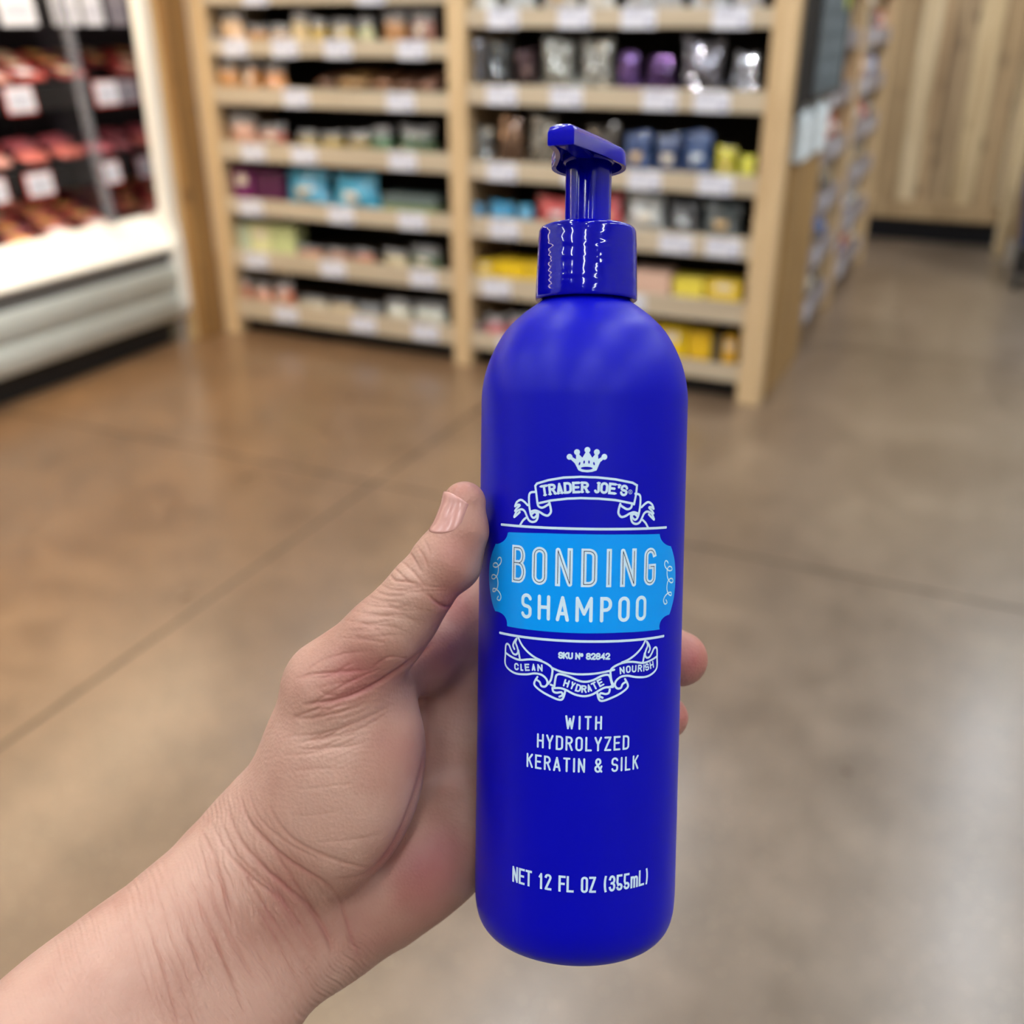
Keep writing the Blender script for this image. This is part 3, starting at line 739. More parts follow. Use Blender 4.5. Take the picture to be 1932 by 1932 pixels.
LABEL = {'crown':[(-3.35,-6.01),(-3.02,-5.53),(-1.66,-6.29),(-1.68,-5.06),(-1.12,-4.91),(-0.13,-5.87),(0.68,-4.46),(1.38,-4.45),(2.25,-5.84),(3.07,-4.84),(3.63,-4.92),(3.72,-6.15),(4.92,-5.4),(5.36,-5.85),(4.19,-6.92),(3.38,-8.89),(2.32,-9.27),(1.15,-9.43),(-0.14,-9.31),(-1.04,-8.97),(-1.97,-7.25)],'crown_balls':[(-3.27,-5.73),(-1.47,-4.55),(1.04,-3.98),(3.34,-4.48),(5.21,-5.6)],'crown_slots':[(-0.8,-7.34),(0.31,-6.93),(1.49,-6.91),(2.7,-7.28),(0.96,-8.43)],'banner':[[(-11.27,-17.31),(-11.59,-15.16),(-11.95,-13.04),(-11.52,-12.46),(-8.46,-11.52),(-4.68,-10.81),(-0.45,-10.53),(3.76,-10.63),(8.08,-11.03),(12.71,-11.85),(13.96,-12.48),(13.76,-14.74),(13.23,-17.15)],[(-11.11,-17.33),(-7.77,-16.5),(-3.72,-15.93),(-0.35,-15.71),(4.15,-15.78),(8.2,-16.09),(13.0,-16.98)]],'banner_l':[[(-12.12,-14.53),(-13.16,-14.71),(-13.64,-15.38),(-13.64,-17.24),(-13.4,-18.94),(-12.98,-20.35),(-12.32,-20.95),(-11.68,-20.63),(-11.31,-19.93),(-12.02,-19.51),(-12.72,-20.0)],[(-11.27,-17.14),(-11.0,-17.98),(-10.0,-18.34),(-8.79,-17.76),(-8.05,-17.25)],[(-8.11,-17.02),(-7.73,-18.43),(-7.71,-19.42),(-8.44,-20.21),(-9.51,-20.03),(-10.6,-19.45),(-11.87,-19.1),(-13.06,-19.44)],[(-11.07,-19.47),(-11.11,-20.69),(-11.59,-21.66),(-12.62,-21.99),(-13.62,-21.59),(-14.32,-20.42),(-14.96,-19.36),(-15.92,-19.01),(-17.18,-19.47),(-17.84,-20.32),(-18.17,-21.06),(-17.35,-20.52),(-16.37,-19.72)],[(-17.96,-18.36),(-17.41,-17.32),(-16.21,-16.66),(-15.14,-17.02),(-14.03,-17.88)],[(-17.96,-18.36),(-17.03,-17.91),(-16.4,-18.05),(-17.38,-18.85),(-17.94,-19.51)],[(-14.48,-21.06),(-15.4,-21.83),(-16.19,-22.97)]],'panel':[(-19.72,-24.99),(-8.81,-24.6),(0.95,-24.53),(10.82,-24.53),(21.71,-24.74),(21.78,-24.91),(21.92,-25.39),(22.17,-25.86),(22.52,-26.32),(22.98,-26.74),(23.54,-27.12),(24.21,-27.46),(24.96,-27.75),(25.82,-27.97),(26.76,-28.14),(26.85,-28.24),(27.01,-28.45),(27.23,-28.74),(27.5,-29.12),(27.78,-29.57),(28.1,-30.1),(28.47,-30.7),(28.83,-31.4),(29.15,-32.2),(29.42,-33.14),(29.66,-34.19),(29.85,-35.31),(29.93,-36.45),(29.9,-37.64),(29.78,-38.89),(29.58,-40.1),(29.35,-41.16),(29.05,-42.03),(28.7,-42.76),(28.34,-43.41),(28.01,-43.99),(27.7,-44.52),(27.38,-44.99),(27.11,-45.37),(26.92,-45.64),(26.62,-45.7),(25.64,-45.76),(24.79,-45.92),(24.06,-46.18),(23.48,-46.52),(23.03,-46.93),(22.72,-47.4),(22.56,-47.91),(22.54,-48.45),(22.67,-49.0),(22.01,-49.0),(10.49,-48.84),(0.88,-48.92),(-8.96,-48.94),(-19.82,-48.94),(-20.08,-48.77),(-20.05,-48.18),(-20.18,-47.61),(-20.45,-47.09),(-20.88,-46.63),(-21.44,-46.24),(-22.14,-45.95),(-22.96,-45.77),(-23.9,-45.7),(-24.93,-45.75),(-25.02,-45.78),(-25.32,-45.42),(-25.75,-44.92),(-26.24,-44.29),(-26.69,-43.53),(-27.12,-42.61),(-27.55,-41.52),(-27.95,-40.37),(-28.24,-39.23),(-28.42,-38.1),(-28.5,-36.93),(-28.49,-35.8),(-28.39,-34.74),(-28.2,-33.8),(-27.92,-32.94),(-27.58,-32.12),(-27.18,-31.32),(-26.67,-30.46),(-26.07,-29.59),(-25.53,-28.83),(-25.17,-28.3),(-24.97,-28.43),(-24.1,-28.28),(-23.29,-28.06),(-22.57,-27.77),(-21.94,-27.43),(-21.41,-27.04),(-20.97,-26.61),(-20.65,-26.14),(-20.43,-25.66),(-20.32,-25.16)],'swirl':[(-24.21,-32.36),(-23.72,-31.81),(-22.93,-31.73),(-22.63,-32.5),(-23.18,-33.44),(-24.79,-34.35),(-26.25,-34.21),(-25.92,-33.52),(-24.61,-33.29),(-23.81,-34.24),(-24.12,-36.05),(-25.58,-37.41),(-26.87,-37.41),(-26.77,-36.71),(-25.61,-36.4),(-24.24,-37.11),(-23.94,-39.0),(-24.95,-40.46),(-26.18,-40.77),(-26.08,-40.04),(-24.75,-39.99),(-23.2,-40.69),(-22.55,-41.73),(-23.15,-42.7),(-24.16,-42.47),(-23.67,-41.7)],'low_l':[[(-20.5,-56.31),(-20.54,-58.54),(-19.25,-59.81),(-16.71,-60.53),(-13.54,-60.28),(-11.25,-59.76),(-9.37,-59.9),(-8.13,-60.76),(-7.75,-61.88),(-8.39,-62.76),(-9.37,-62.68),(-9.79,-61.8),(-10.52,-61.36)],[(-20.3,-55.83),(-18.32,-56.5),(-15.69,-56.91),(-12.61,-56.37),(-10.05,-56.38),(-7.9,-57.04),(-6.63,-58.03),(-6.6,-59.52),(-6.93,-61.0),(-7.56,-61.98)],[(-20.5,-56.31),(-20.42,-54.07),(-19.93,-53.41),(-19.18,-53.68),(-18.56,-54.68),(-17.76,-55.59),(-16.81,-55.69),(-16.24,-54.94),(-16.48,-53.8),(-17.06,-52.62),(-16.71,-51.63),(-17.55,-52.63),(-17.84,-53.6),(-17.4,-54.37)],[(-16.1,-54.54),(-15.63,-56.61)],[(-16.24,-51.28),(-15.06,-53.03),(-13.31,-54.56),(-11.33,-55.7),(-9.43,-56.37)],[(-10.44,-60.54),(-11.21,-61.88),(-11.1,-62.82),(-9.29,-64.07),(-6.85,-65.1),(-4.78,-65.74),(-3.78,-65.38),(-3.24,-63.55)],[(-6.45,-62.92),(-6.22,-63.77),(-5.4,-64.05),(-4.18,-63.84),(-3.88,-64.52),(-4.65,-64.97)],[(-6.91,-62.15),(-6.07,-62.43)]],'low_c':[[(-6.69,-57.94),(-4.05,-58.76),(-0.9,-59.12),(1.79,-59.1),(4.49,-58.86),(7.1,-58.41),(8.88,-58.04)],[(-6.01,-62.8),(-5.65,-60.08),(-5.13,-59.44),(-4.27,-59.35),(-2.31,-59.81),(-0.02,-60.73),(1.83,-60.97),(3.67,-60.52),(5.52,-59.59),(6.97,-59.24),(7.72,-59.61),(8.2,-61.04),(8.68,-62.36)],[(-6.0,-62.94),(-4.55,-62.83),(-3.1,-63.17),(-0.8,-64.21),(1.47,-64.57),(3.46,-64.12),(5.16,-63.12),(6.6,-62.43),(8.53,-62.35)]],'t_bond':[(-18.62,-14.25),(-12.48,-8.37),(-6.29,-2.0),(0.11,4.06),(6.22,7.74),(9.93,14.33),(16.67,20.62)],'t_sham':[(-15.42,-12.37),(-10.71,-7.41),(-5.94,-2.64),(-1.08,3.15),(4.95,7.99),(9.58,12.71),(14.44,17.67)],'t_with':(-3.09,6.06),'t_hyd':(-10.28,13.45),'t_ker':(-13.09,16.37),'t_net':(-16.88,20.68),'t_sku':(-5.13,7.75),'p_clean':[(-17.29,-59.7),(-14.58,-59.6),(-11.91,-59.2),(-9.07,-59.09)],'p_hydrate':[(-3.92,-62.27),(-2.25,-62.75),(-0.25,-63.53),(1.6,-63.79),(3.44,-63.34),(5.15,-62.43),(6.53,-61.71)],'p_nourish':[(10.38,-59.32),(12.65,-59.06),(14.99,-59.07),(17.87,-59.15),(20.9,-58.5)],'p_trader':[(-10.2,-15.68),(-7.2,-15.16),(-3.75,-14.72),(-0.37,-14.51),(3.84,-14.5),(7.58,-14.74),(11.21,-15.3)],'reg':[(12.12,-14.09)]}
# ------------------------------------------------------------------ the pump bottle
# where the hand holds it: a point on the axis (mm right, up and forward of the eye) and the axis direction
HOLD_P, HOLD_U = Vector((19.22, 20.8, 277.4)), Vector((.01563, .99769, -.06466)).normalized()
CW = Matrix.Rotation(YAW, 4, 'Z') @ Matrix.Rotation(math.pi/2-PITCH, 4, 'X')
def held(v):            # mm right, up, forward of the eye -> world
    return EYE+(CW @ Vector((v[0], v[1], -v[2])))*.001
bz = (held(HOLD_P+HOLD_U)-held(HOLD_P)).normalized()
tn = EYE-held(HOLD_P); tn = (tn-bz*tn.dot(bz)).normalized()
bxv = bz.cross(tn).normalized()*-1
bxv = tn.cross(bz)*-1
if bxv.dot(CW.to_3x3() @ Vector((1, 0, 0))) < 0: bxv = -bxv
by = bz.cross(bxv).normalized()
base = held(HOLD_P-HOLD_U*136)
BW = Matrix((bxv, by, bz)).transposed().to_4x4()
BW.translation = base

def plastic(name, rgb, rough, bump=None, spec=.5):
    m = mat(name, rgb, rough, spec)
    if bump:
        nt = m.node_tree; N = nt.nodes; b = N['Principled BSDF']
        tc = N.new('ShaderNodeTexCoord'); mp = N.new('ShaderNodeMapping'); mp.inputs['Scale'].default_value = bump[0]
        nz = N.new('ShaderNodeTexNoise'); nz.inputs['Scale'].default_value = 1; nz.inputs['Detail'].default_value = bump[3] if len(bump) > 3 else 2
        bp = N.new('ShaderNodeBump'); bp.inputs['Strength'].default_value = bump[1]; bp.inputs['Distance'].default_value = bump[2]
        nt.links.new(tc.outputs['Object'], mp.inputs[0]); nt.links.new(mp.outputs[0], nz.inputs[0]); nt.links.new(nz.outputs[0], bp.inputs['Height']); nt.links.new(bp.outputs[0], b.inputs['Normal'])
    return m
m_body = plastic('blue matte plastic', (1, 4, 180), .38, ((2600, 2600, 2600), .05, .0004), .22)
m_gloss = plastic('blue glossy plastic', (3, 4, 170), .07, ((60, 60, 420), .16, .0012, 1))
m_pump = plastic('blue pump plastic', (3, 4, 174), .10, ((140, 140, 200), .012, .0006, 1))
m_print = mat('pale blue print', (212, 239, 255), .45)
m_sky = mat('sky blue print', (0, 160, 255), .28, .35)
m_navyp = mat('navy print', (10, 12, 70), .5)
RB = .0275

def lathe(name, prof, m, parent, seg=128, fn=None):
    """prof: (r, z) in mm from bottom to top."""
    bm = bmesh.new(); rings = []
    for r, z in prof:
        if r < 1e-6: rings.append([bm.verts.new((0, 0, z*.001))]); continue
        rings.append([bm.verts.new(((r+(fn(a, z) if fn else 0))*.001*math.cos(a), (r+(fn(a, z) if fn else 0))*.001*math.sin(a), z*.001)) for a in [2*math.pi*i/seg for i in range(seg)]])
    for A, B in zip(rings[:-1], rings[1:]):
        for i in range(seg):
            j = (i+1) % seg
            if len(A) == 1: bm.faces.new((A[0], B[j], B[i]))
            elif len(B) == 1: bm.faces.new((A[i], A[j], B[0]))
            else: bm.faces.new((A[i], A[j], B[j], B[i]))
    bmesh.ops.recalc_face_normals(bm, faces=bm.faces)
    return obj(name, bm, m, parent, True)

def curve_pts(P, n=6):
    """Catmull-Rom through the points."""
    out = []
    P = [P[0]]+list(P)+[P[-1]]
    for i in range(1, len(P)-2):
        p0, p1, p2, p3 = P[i-1], P[i], P[i+1], P[i+2]
        for k in range(n):
            t = k/n
            out.append(tuple(.5*(2*b+(c-a)*t+(2*a-5*b+4*c-d)*t*t+(3*b-a-3*c+d)*t**3) for a, b, c, d in zip(p0, p1, p2, p3)))
    out.append(tuple(P[-2]))
    return out

bottle = thing('shampoo_bottle', 'blue pump bottle of shampoo held up in the bare left hand', 'bottle')
bottle.matrix_world = BW
prof = [(0, 2.6)]+curve_pts([(17.5, 2.2), (20.0, .6), (21.5, 0), (23.2, .5), (25.0, 1.9), (26.4, 4.2), (27.2, 7.5), (27.45, 11.5), (27.5, 16)], 5)
prof += [(27.5, z) for z in (40, 70, 100, 130, 144)]
prof += curve_pts([(27.5, 144), (27.35, 147.6), (26.4, 152.6), (24.55, 157.6), (21.3, 163.2), (17.3, 167.3), (13.6, 170.1), (12.1, 171.2), (11.5, 172.2)], 4)[1:]
prof += [(11.5, 176), (11.2, 184), (0, 184)]
body = lathe('body', prof, m_body, bottle, 160)
cp = [(11.6, 174.2), (12.1, 172.2), (12.5, 171.6), (13.3, 171.6), (13.5, 171.8), (13.52, 172.4), (13.35, 178), (13.1, 186), (12.92, 189.2)]
cp += [(12.92-1.3*(1-math.cos(a)), 189.2+1.5*math.sin(a)) for a in [math.pi/2*i/6 for i in range(1, 7)]]
cp += [(9.0, 190.9), (6.6, 190.95), (6.4, 190.7)]
lathe('cap', cp, m_gloss, bottle, 128)
# pump stem: shallow flutes run up it
fl = lambda a, z: -.22*max(0, math.cos(a*4+.9))**4
lathe('pump_stem', [(6.12, 190.4), (6.12, 200), (6.1, 209.6)], m_pump, bottle, 144, fl)

# pump head: drop-shaped shell, hollow below, running forward into the spout
def head_outline(n=64):
    """(x, y) in mm, spout towards -y and a little to the left."""
    rd, L, hw0, hw1 = 9.9, 36.0, 5.2, 3.15
    side = [(rd*math.cos(a), rd*math.sin(a)) for a in [math.radians(-29+119*i/20) for i in range(21)]]  # right side from front to back
    flank = [(hw1, -L), (hw1+.5, -30), (hw1+1.15, -24), (hw1+2.05, -18), (hw1+3.3, -12), (hw1+4.6, -7.4)]
    right = flank+side
    left = [(-x, y) for x, y in right[::-1]][1:]
    return right+left
TURN = math.radians(-10.5)
def turn(x, y): return (x*math.cos(TURN)-y*math.sin(TURN), x*math.sin(TURN)+y*math.cos(TURN))
OUT = head_outline()
def drop(y):            # the spout droops towards its mouth
    f = max(0, (-y-8)/28); return -3.9*f**1.35
bm = bmesh.new()
def ring(sc_x, inset, z0, hold_front=True):
    r = []
    for x, y in OUT:
        d = math.hypot(x, y)
        k = 1-inset/max(d, 1e-6) if d > inset else 0
        xx, yy = x*k, y*k
        if y < -5.5: xx, yy = (abs(x)-inset if abs(x) > inset else 0)*(1 if x > 0 else -1), y+(inset if y < -35.5 else 0)
        tx, ty = turn(xx, yy)
        r.append(bm.verts.new((tx*.001, ty*.001, (z0+drop(yy))*.001)))
    return r
rr_ = [ring(1, 1.5, 209.4), ring(1, 1.2, 206.4), ring(1, .1, 206.2), ring(1, 0, 206.6), ring(1, 0, 209.2), ring(1, .45, 210.4), ring(1, 1.6, 211.1), ring(1, 2.8, 211.3)]
nO = len(OUT)
for A, B in zip(rr_[:-1], rr_[1:]):
    for i in range(nO): bm.faces.new((A[i], A[(i+1) % nO], B[(i+1) % nO], B[i]))
bm.faces.new(rr_[0][::-1]); bm.faces.new(rr_[-1])
bmesh.ops.triangulate(bm, faces=[f for f in bm.faces if len(f.verts) > 4])
bmesh.ops.recalc_face_normals(bm, faces=bm.faces)
hd = obj('pump_head', bm, m_pump, bottle)
hd.data.shade_smooth()
try: hd.data.set_sharp_from_angle(angle=math.radians(38))
except Exception: pass
# socket between stem and head, and the spout's closed mouth with its tube below the shell
lathe('socket', [(6.15, 207.3), (6.9, 207.4), (7.0, 209.8), (6.2, 209.9)], m_pump, bottle, 96)
bm = bmesh.new()
def spout_ring(y, hw, zt, zb):
    return [bm.verts.new((*[c*.001 for c in turn(x, y)], (z+drop(y))*.001)) for x, z in ((-hw, zb+.5), (-hw+.5, zb), (hw-.5, zb), (hw, zb+.5), (hw, zt), (-hw, zt))]
q = [spout_ring(y, hw, 209.6, zb) for y, hw, zb in ((-35.8, 3.0, 206.6), (-28, 2.6, 206.7), (-18, 2.5, 206.9), (-6, 2.5, 207.2))]
for A, B in zip(q[:-1], q[1:]):
    for i in range(6): bm.faces.new((A[i], A[(i+1) % 6], B[(i+1) % 6], B[i]))
bm.faces.new(q[0]); bm.faces.new(q[-1][::-1])
bmesh.ops.recalc_face_normals(bm, faces=bm.faces)
obj('spout', bm, m_pump, bottle)

# ---- print on the body. u: mm round the bottle from its front, v: mm above the mark 136 mm over the base
_lift = [0]
def on(bm, u, v, lift):
    r = RB+lift; a = u*.001/RB
    return bm.verts.new((r*math.sin(a), -r*math.cos(a), (v+136)*.001))
def dense(P, step=.35):
    out = [P[0]]
    for a, b in zip(P[:-1], P[1:]):
        n = max(1, int(math.dist(a, b)/step))
        for k in range(1, n+1): out.append((a[0]+(b[0]-a[0])*k/n, a[1]+(b[1]-a[1])*k/n))
    return out
def stroke(bm, P, wd, lift=3e-5, caps='round'):
    """A ribbon of width wd mm along P, lying on the body."""
    closed = math.dist(P[0], P[-1]) < 1e-4 and len(P) > 3
    _lift[0] = (_lift[0]+1) % 9
    lift += _lift[0]*1.5e-6
    P = [P[0]]+[b for a, b in zip(P[:-1], P[1:]) if math.dist(a, b) > 1e-6]
    Q = dense(P); n = len(Q); hw = wd/2
    if caps == 'flat' and not closed:
        def ext(p, q):
            d = math.dist(p, q); return (p[0]+(p[0]-q[0])*hw/d, p[1]+(p[1]-q[1])*hw/d)
        Q = [ext(Q[0], Q[1])]+Q+[ext(Q[-1], Q[-2])]; n = len(Q)
    L_, R_, corners = [], [], []
    for i in range(n):
        a = Q[i-1] if i > 0 else (Q[-2] if closed else Q[0]); b = Q[i+1] if i < n-1 else (Q[1] if closed else Q[-1])
        p = Q[i]
        d1 = (p[0]-a[0], p[1]-a[1]); d2 = (b[0]-p[0], b[1]-p[1])
        l1 = math.hypot(*d1) or 1; l2 = math.hypot(*d2) or 1
        if math.hypot(*d1) == 0: d1, l1 = d2, l2
        if math.hypot(*d2) == 0: d2, l2 = d1, l1
        n1 = (-d1[1]/l1, d1[0]/l1); n2 = (-d2[1]/l2, d2[0]/l2)
        m_ = (n1[0]+n2[0], n1[1]+n2[1]); lm = math.hypot(*m_)
        if lm < .3: m_, k = n1, 1
        else:
            m_ = (m_[0]/lm, m_[1]/lm); c_ = m_[0]*n1[0]+m_[1]*n1[1]
            k = 1/c_ if c_ > .68 else 1.0
            if c_ < .9: corners.append(p)
        L_.append(on(bm, p[0]+m_[0]*hw*k, p[1]+m_[1]*hw*k, lift)); R_.append(on(bm, p[0]-m_[0]*hw*k, p[1]-m_[1]*hw*k, lift))
    for i in range(n-1): bm.faces.new((L_[i], R_[i], R_[i+1], L_[i+1]))
    for p in corners: disc(bm, p, hw, lift+5e-7)
    if caps == 'round' and not closed:
        for p in (P[0], P[-1]): disc(bm, p, hw, lift+8e-7)
def disc(bm, p, r, lift, n=14, ry=None, rot=0):
    c = on(bm, p[0], p[1], lift); vs = []
    for i in range(n):
        a = 2*math.pi*i/n; x = r*math.cos(a); y = (ry or r)*math.sin(a)
        vs.append(on(bm, p[0]+x*math.cos(rot)-y*math.sin(rot), p[1]+x*math.sin(rot)+y*math.cos(rot), lift))
    for i in range(n): bm.faces.new((c, vs[i], vs[(i+1) % n]))
def inside(p, poly):
    c = False
    for (x1, y1), (x2, y2) in zip(poly, poly[1:]+poly[:1]):
        if (y1 > p[1]) != (y2 > p[1]) and p[0] < (x2-x1)*(p[1]-y1)/(y2-y1)+x1: c = not c
    return c
def fill(bm, poly, lift, cols=60):
    """A filled outline cut into upright strips so that it can bow round the body."""
    us = sorted({p[0] for p in poly} | set(np.linspace(min(p[0] for p in poly), max(p[0] for p in poly), cols)))
    E = list(zip(poly, poly[1:]+poly[:1]))
    def hits(u, v_from):
        h = []
        for (x1, y1), (x2, y2) in E:
            if (x1 <= u) != (x2 <= u): h.append(y1+(y2-y1)*(u-x1)/(x2-x1))
        return sorted(h)
    for a, b in zip(us[:-1], us[1:]):
        if b-a < 1e-5: continue
        e = (b-a)*1e-3
        ha, hb = hits(a+e, 0), hits(b-e, 0)
        if len(ha) != len(hb): continue
        for k in range(0, len(ha)-1, 2):
            bm.faces.new((on(bm, a, ha[k], lift), on(bm, b, hb[k], lift), on(bm, b, hb[k+1], lift), on(bm, a, ha[k+1], lift)))
def done(name, bm, m, parent=None):
    bmesh.ops.remove_doubles(bm, verts=bm.verts, dist=1e-8)
    return obj(name, bm, m, parent if parent is not None else bottle)

def arc(cx, cy, rx, ry, a0, a1, n=10):
    return [(cx+rx*math.cos(math.radians(a0+(a1-a0)*i/n)), cy+ry*math.sin(math.radians(a0+(a1-a0)*i/n))) for i in range(n+1)]
def glyph(c, w=.42):
    """Centre lines of a capital of height 1 and width w, condensed rounded style."""
    r = w/2; R_ = min(r, .30)
    O = arc(r, 1-R_, r, R_, 0, 180)+arc(r, R_, r, R_, 180, 360); O = O+[O[0]]
    top = arc(r, 1-R_, r, R_, 10, 180); bot = arc(r, R_, r, R_, 180, 350)
    S_ = arc(r, 1-R_*.95, r, R_*.95, 12, 180)+[(0, .68)]+arc(r, .66, r, .16, 190, 250, 4)+arc(r, .34, r, .16, 70, -10, 4)+[(w, .3)]+arc(r, R_*.95, r, R_*.95, 0, -168)
    D = [(0, 0), (0, 1), (w*.45, 1)]+arc(w*.45, 1-R_, w*.55, R_, 90, 0)+arc(w*.45, R_, w*.55, R_, 0, -90)+[(0, 0)]
    return {
        'A': [[(0, 0), (r, 1), (w, 0)], [(w*.16, .28), (w*.84, .28)]],
        'B': [[(0, 0), (0, 1), (w*.5, 1)]+arc(w*.5, .77, w*.42, .23, 90, -90)+[(0, .54)], [(w*.5, .54)]+arc(w*.5, .27, w*.5, .27, 90, -90)+[(0, 0)]],
        'C': [top+bot], 'D': [D],
        'E': [[(w, 1), (0, 1), (0, 0), (w, 0)], [(0, .52), (w*.85, .52)]],
        'F': [[(w, 1), (0, 1), (0, 0)], [(0, .5), (w*.85, .5)]],
        'G': [top+arc(r, R_, r, R_, 180, 360)+[(w, .5), (w*.55, .5)]],
        'H': [[(0, 0), (0, 1)], [(w, 0), (w, 1)], [(0, .52), (w, .52)]],
        'I': [[(r, 0), (r, 1)]],
        'J': [[(w, 1), (w, R_)]+arc(r, R_, r, R_, 0, -170)],
        'K': [[(0, 0), (0, 1)], [(w, 1), (0, .42)], [(w*.36, .60), (w, 0)]],
        'L': [[(0, 1), (0, 0), (w, 0)]],
        'M': [[(0, 0), (0, 1), (r, .3), (w, 1), (w, 0)]],
        'N': [[(0, 0), (0, 1), (w, 0), (w, 1)]],
        'O': [O], '0': [O],
        'P': [[(0, 0), (0, 1), (w*.45, 1)]+arc(w*.45, .74, w*.55, .26, 90, -90)+[(0, .48)]],
        'R': [[(0, 0), (0, 1), (w*.45, 1)]+arc(w*.45, .76, w*.52, .24, 90, -90)+[(0, .52)], [(w*.5, .52), (w, 0)]],
        'S': [S_], 'T': [[(0, 1), (w, 1)], [(r, 1), (r, 0)]],
        'U': [[(0, 1), (0, R_)]+arc(r, R_, r, R_, 180, 360)+[(w, 1)]],
        'W': [[(0, 1), (w*.25, 0), (r, .8), (w*.75, 0), (w, 1)]],
        'Y': [[(0, 1), (r, .45), (w, 1)], [(r, .45), (r, 0)]],
        'Z': [[(0, 1), (w, 1), (0, 0), (w, 0)]],
        '1': [[(r*.3, .8), (r*1.1, 1), (r*1.1, 0)]],
        '2': [arc(r, 1-R_, r, R_, 170, -20)+[(0, 0), (w, 0)]],
        '3': [arc(r, .75, r, .25, 165, -80)+[(r*.8, .51)], arc(r, .26, r, .26, 85, -165)],
        '4': [[(w*.75, 0), (w*.75, 1), (0, .28), (w, .28)]],
        '5': [[(w*.9, 1), (w*.06, 1), (0, .55)]+arc(r, R_+.02, r, R_+.02, 130, -165)],
        '8': [arc(r, .76, r*.88, .24, 0, 360, 16), arc(r, .26, r, .26, 0, 360, 16)],
        '(': [arc(w*1.1, .5, w*.8, .66, 130, 230)], ')': [arc(-w*.1, .5, w*.8, .66, 50, -50)],
        'm': [[(0, 0), (0, .70)], [(0, .55)]+arc(r*.5, .55, r*.5, .15, 180, 0, 6)+[(r, 0)], [(r, .55)]+arc(r*1.5, .55, r*.5, .15, 180, 0, 6)+[(w, 0)]],
        '&': [[(w, 0), (w*.12, .72)]+arc(w*.46, .80, w*.34, .2, 180, 0)+[(w*.78, .70), (w*.1, .36)]+arc(w*.44, .24, w*.44, .24, 150, 300)+[(w, .42)]],
        "'": [[(r, 1), (r*.8, .75)]], 'o': [arc(r, .72, r*.7, .2, 0, 360, 14)],
    }[c]
WID = {'I': .06, 'M': .55, 'W': .62, '1': .26, '(': .2, ')': .2, 'm': .5, "'": .1, 'L': .36, 'J': .36, 'o': .34, '&': .5, 'A': .46, 'Y': .44, ' ': .2}
def layout(text, u0, u1, h, wd, base_w=.42, gap=None):
    """Letter cells between u0 and u1: (char, left u, width) with centre-line widths."""
    ws = [WID.get(c, base_w)*h for c in text]
    free = (u1-u0)-wd-sum(ws); g_ = free/(len(text)-1)
    u = u0+wd/2; cells = []
    for c, w_ in zip(text, ws): cells.append((c, u, w_)); u += w_+g_
    return cells
def letters(bm, cells, v0, v1, wd, lift=4e-5, caps='round'):
    h = v1-v0-wd
    for c, u, w_ in cells:
        if c == ' ': continue
        for P in glyph(c, w_/h): stroke(bm, [(u+x*h, v0+wd/2+y*h) for x, y in P], wd, lift, caps)
def letters_path(bm, text, P, h, wd, lift=4e-5, serif=0, slant=0, bw=.42):
    """Letters along a base line P."""
    Q = dense(P, .1); S_ = [0]
    for a, b in zip(Q[:-1], Q[1:]): S_.append(S_[-1]+math.dist(a, b))
    hh = h-wd
    for c, s, w_ in layout(text, 0, S_[-1], hh, wd, bw):
        if c == ' ': continue
        sm = s+w_/2; k = min(range(len(S_)), key=lambda i: abs(S_[i]-sm))
        a, b = Q[max(0, k-6)], Q[min(len(Q)-1, k+6)]
        t = math.atan2(b[1]-a[1], b[0]-a[0]); p = Q[k]
        def T(x, y): x = x*hh-w_/2+slant*y*hh; y = y*hh+wd/2; return (p[0]+x*math.cos(t)-y*math.sin(t), p[1]+x*math.sin(t)+y*math.cos(t))
        for G in glyph(c, w_/hh):
            stroke(bm, [T(x, y) for x, y in G], wd, lift)
            if serif:
                for e in (G[0], G[-1]):
                    if e[1] < .02 or e[1] > .98: stroke(bm, [T(e[0]-serif, e[1]), T(e[0]+serif, e[1])], wd*.55, lift)
MU = .7
def mir(P): return [(2*MU-u, v) for u, v in P]

panel = bmesh.new(); fill(panel, LABEL['panel'], 2e-5, 90)
panel = done('label_panel', panel, m_sky)
bm = bmesh.new(); fill(bm, LABEL['crown'], 2e-5, 40)
for p in LABEL['crown_balls']: disc(bm, p, .72, 2.3e-5)
crown = done('crown_emblem', bm, m_print)
bm = bmesh.new()
for k, p in enumerate(LABEL['crown_slots'][:4]): disc(bm, p, .2, 4e-5, 12, .42, (-.25, -.1, .1, .25)[k])
disc(bm, LABEL['crown_slots'][4], 1.45, 4e-5, 20, .38)
done('crown_slots', bm, m_body, crown)

bm = bmesh.new()
SW = .56
for P in LABEL['banner']: stroke(bm, curve_pts(P, 4) if len(P) > 7 and P is not LABEL['banner'][0] else P, SW)
for P in LABEL['banner_l']:
    C_ = curve_pts(P, 4); stroke(bm, C_, SW); stroke(bm, mir(C_), SW)
ban = done('ribbon_banner', bm, m_print)
for P in ([(-22.8, -23.25), (24.3, -23.2)], [(-22.8, -51.0), (24.4, -50.9)]):
    bm = bmesh.new(); stroke(bm, P, .62); done('rule_line', bm, m_print)
bm = bmesh.new()
letters_path(bm, "TRADER JOE'S", LABEL['p_trader'], 2.85, .62, serif=.16, bw=.62)
p = LABEL['reg'][0]; stroke(bm, arc(p[0], p[1], .5, .5, 0, 360, 20), .11)
stroke(bm, [(p[0]-.14, p[1]-.24), (p[0]-.14, p[1]+.24), (p[0]+.1, p[1]+.2), (p[0]+.1, p[1]+.02), (p[0]-.1, p[1]), (p[0]+.16, p[1]-.24)], .09)
done('banner_lettering', bm, m_print, ban)

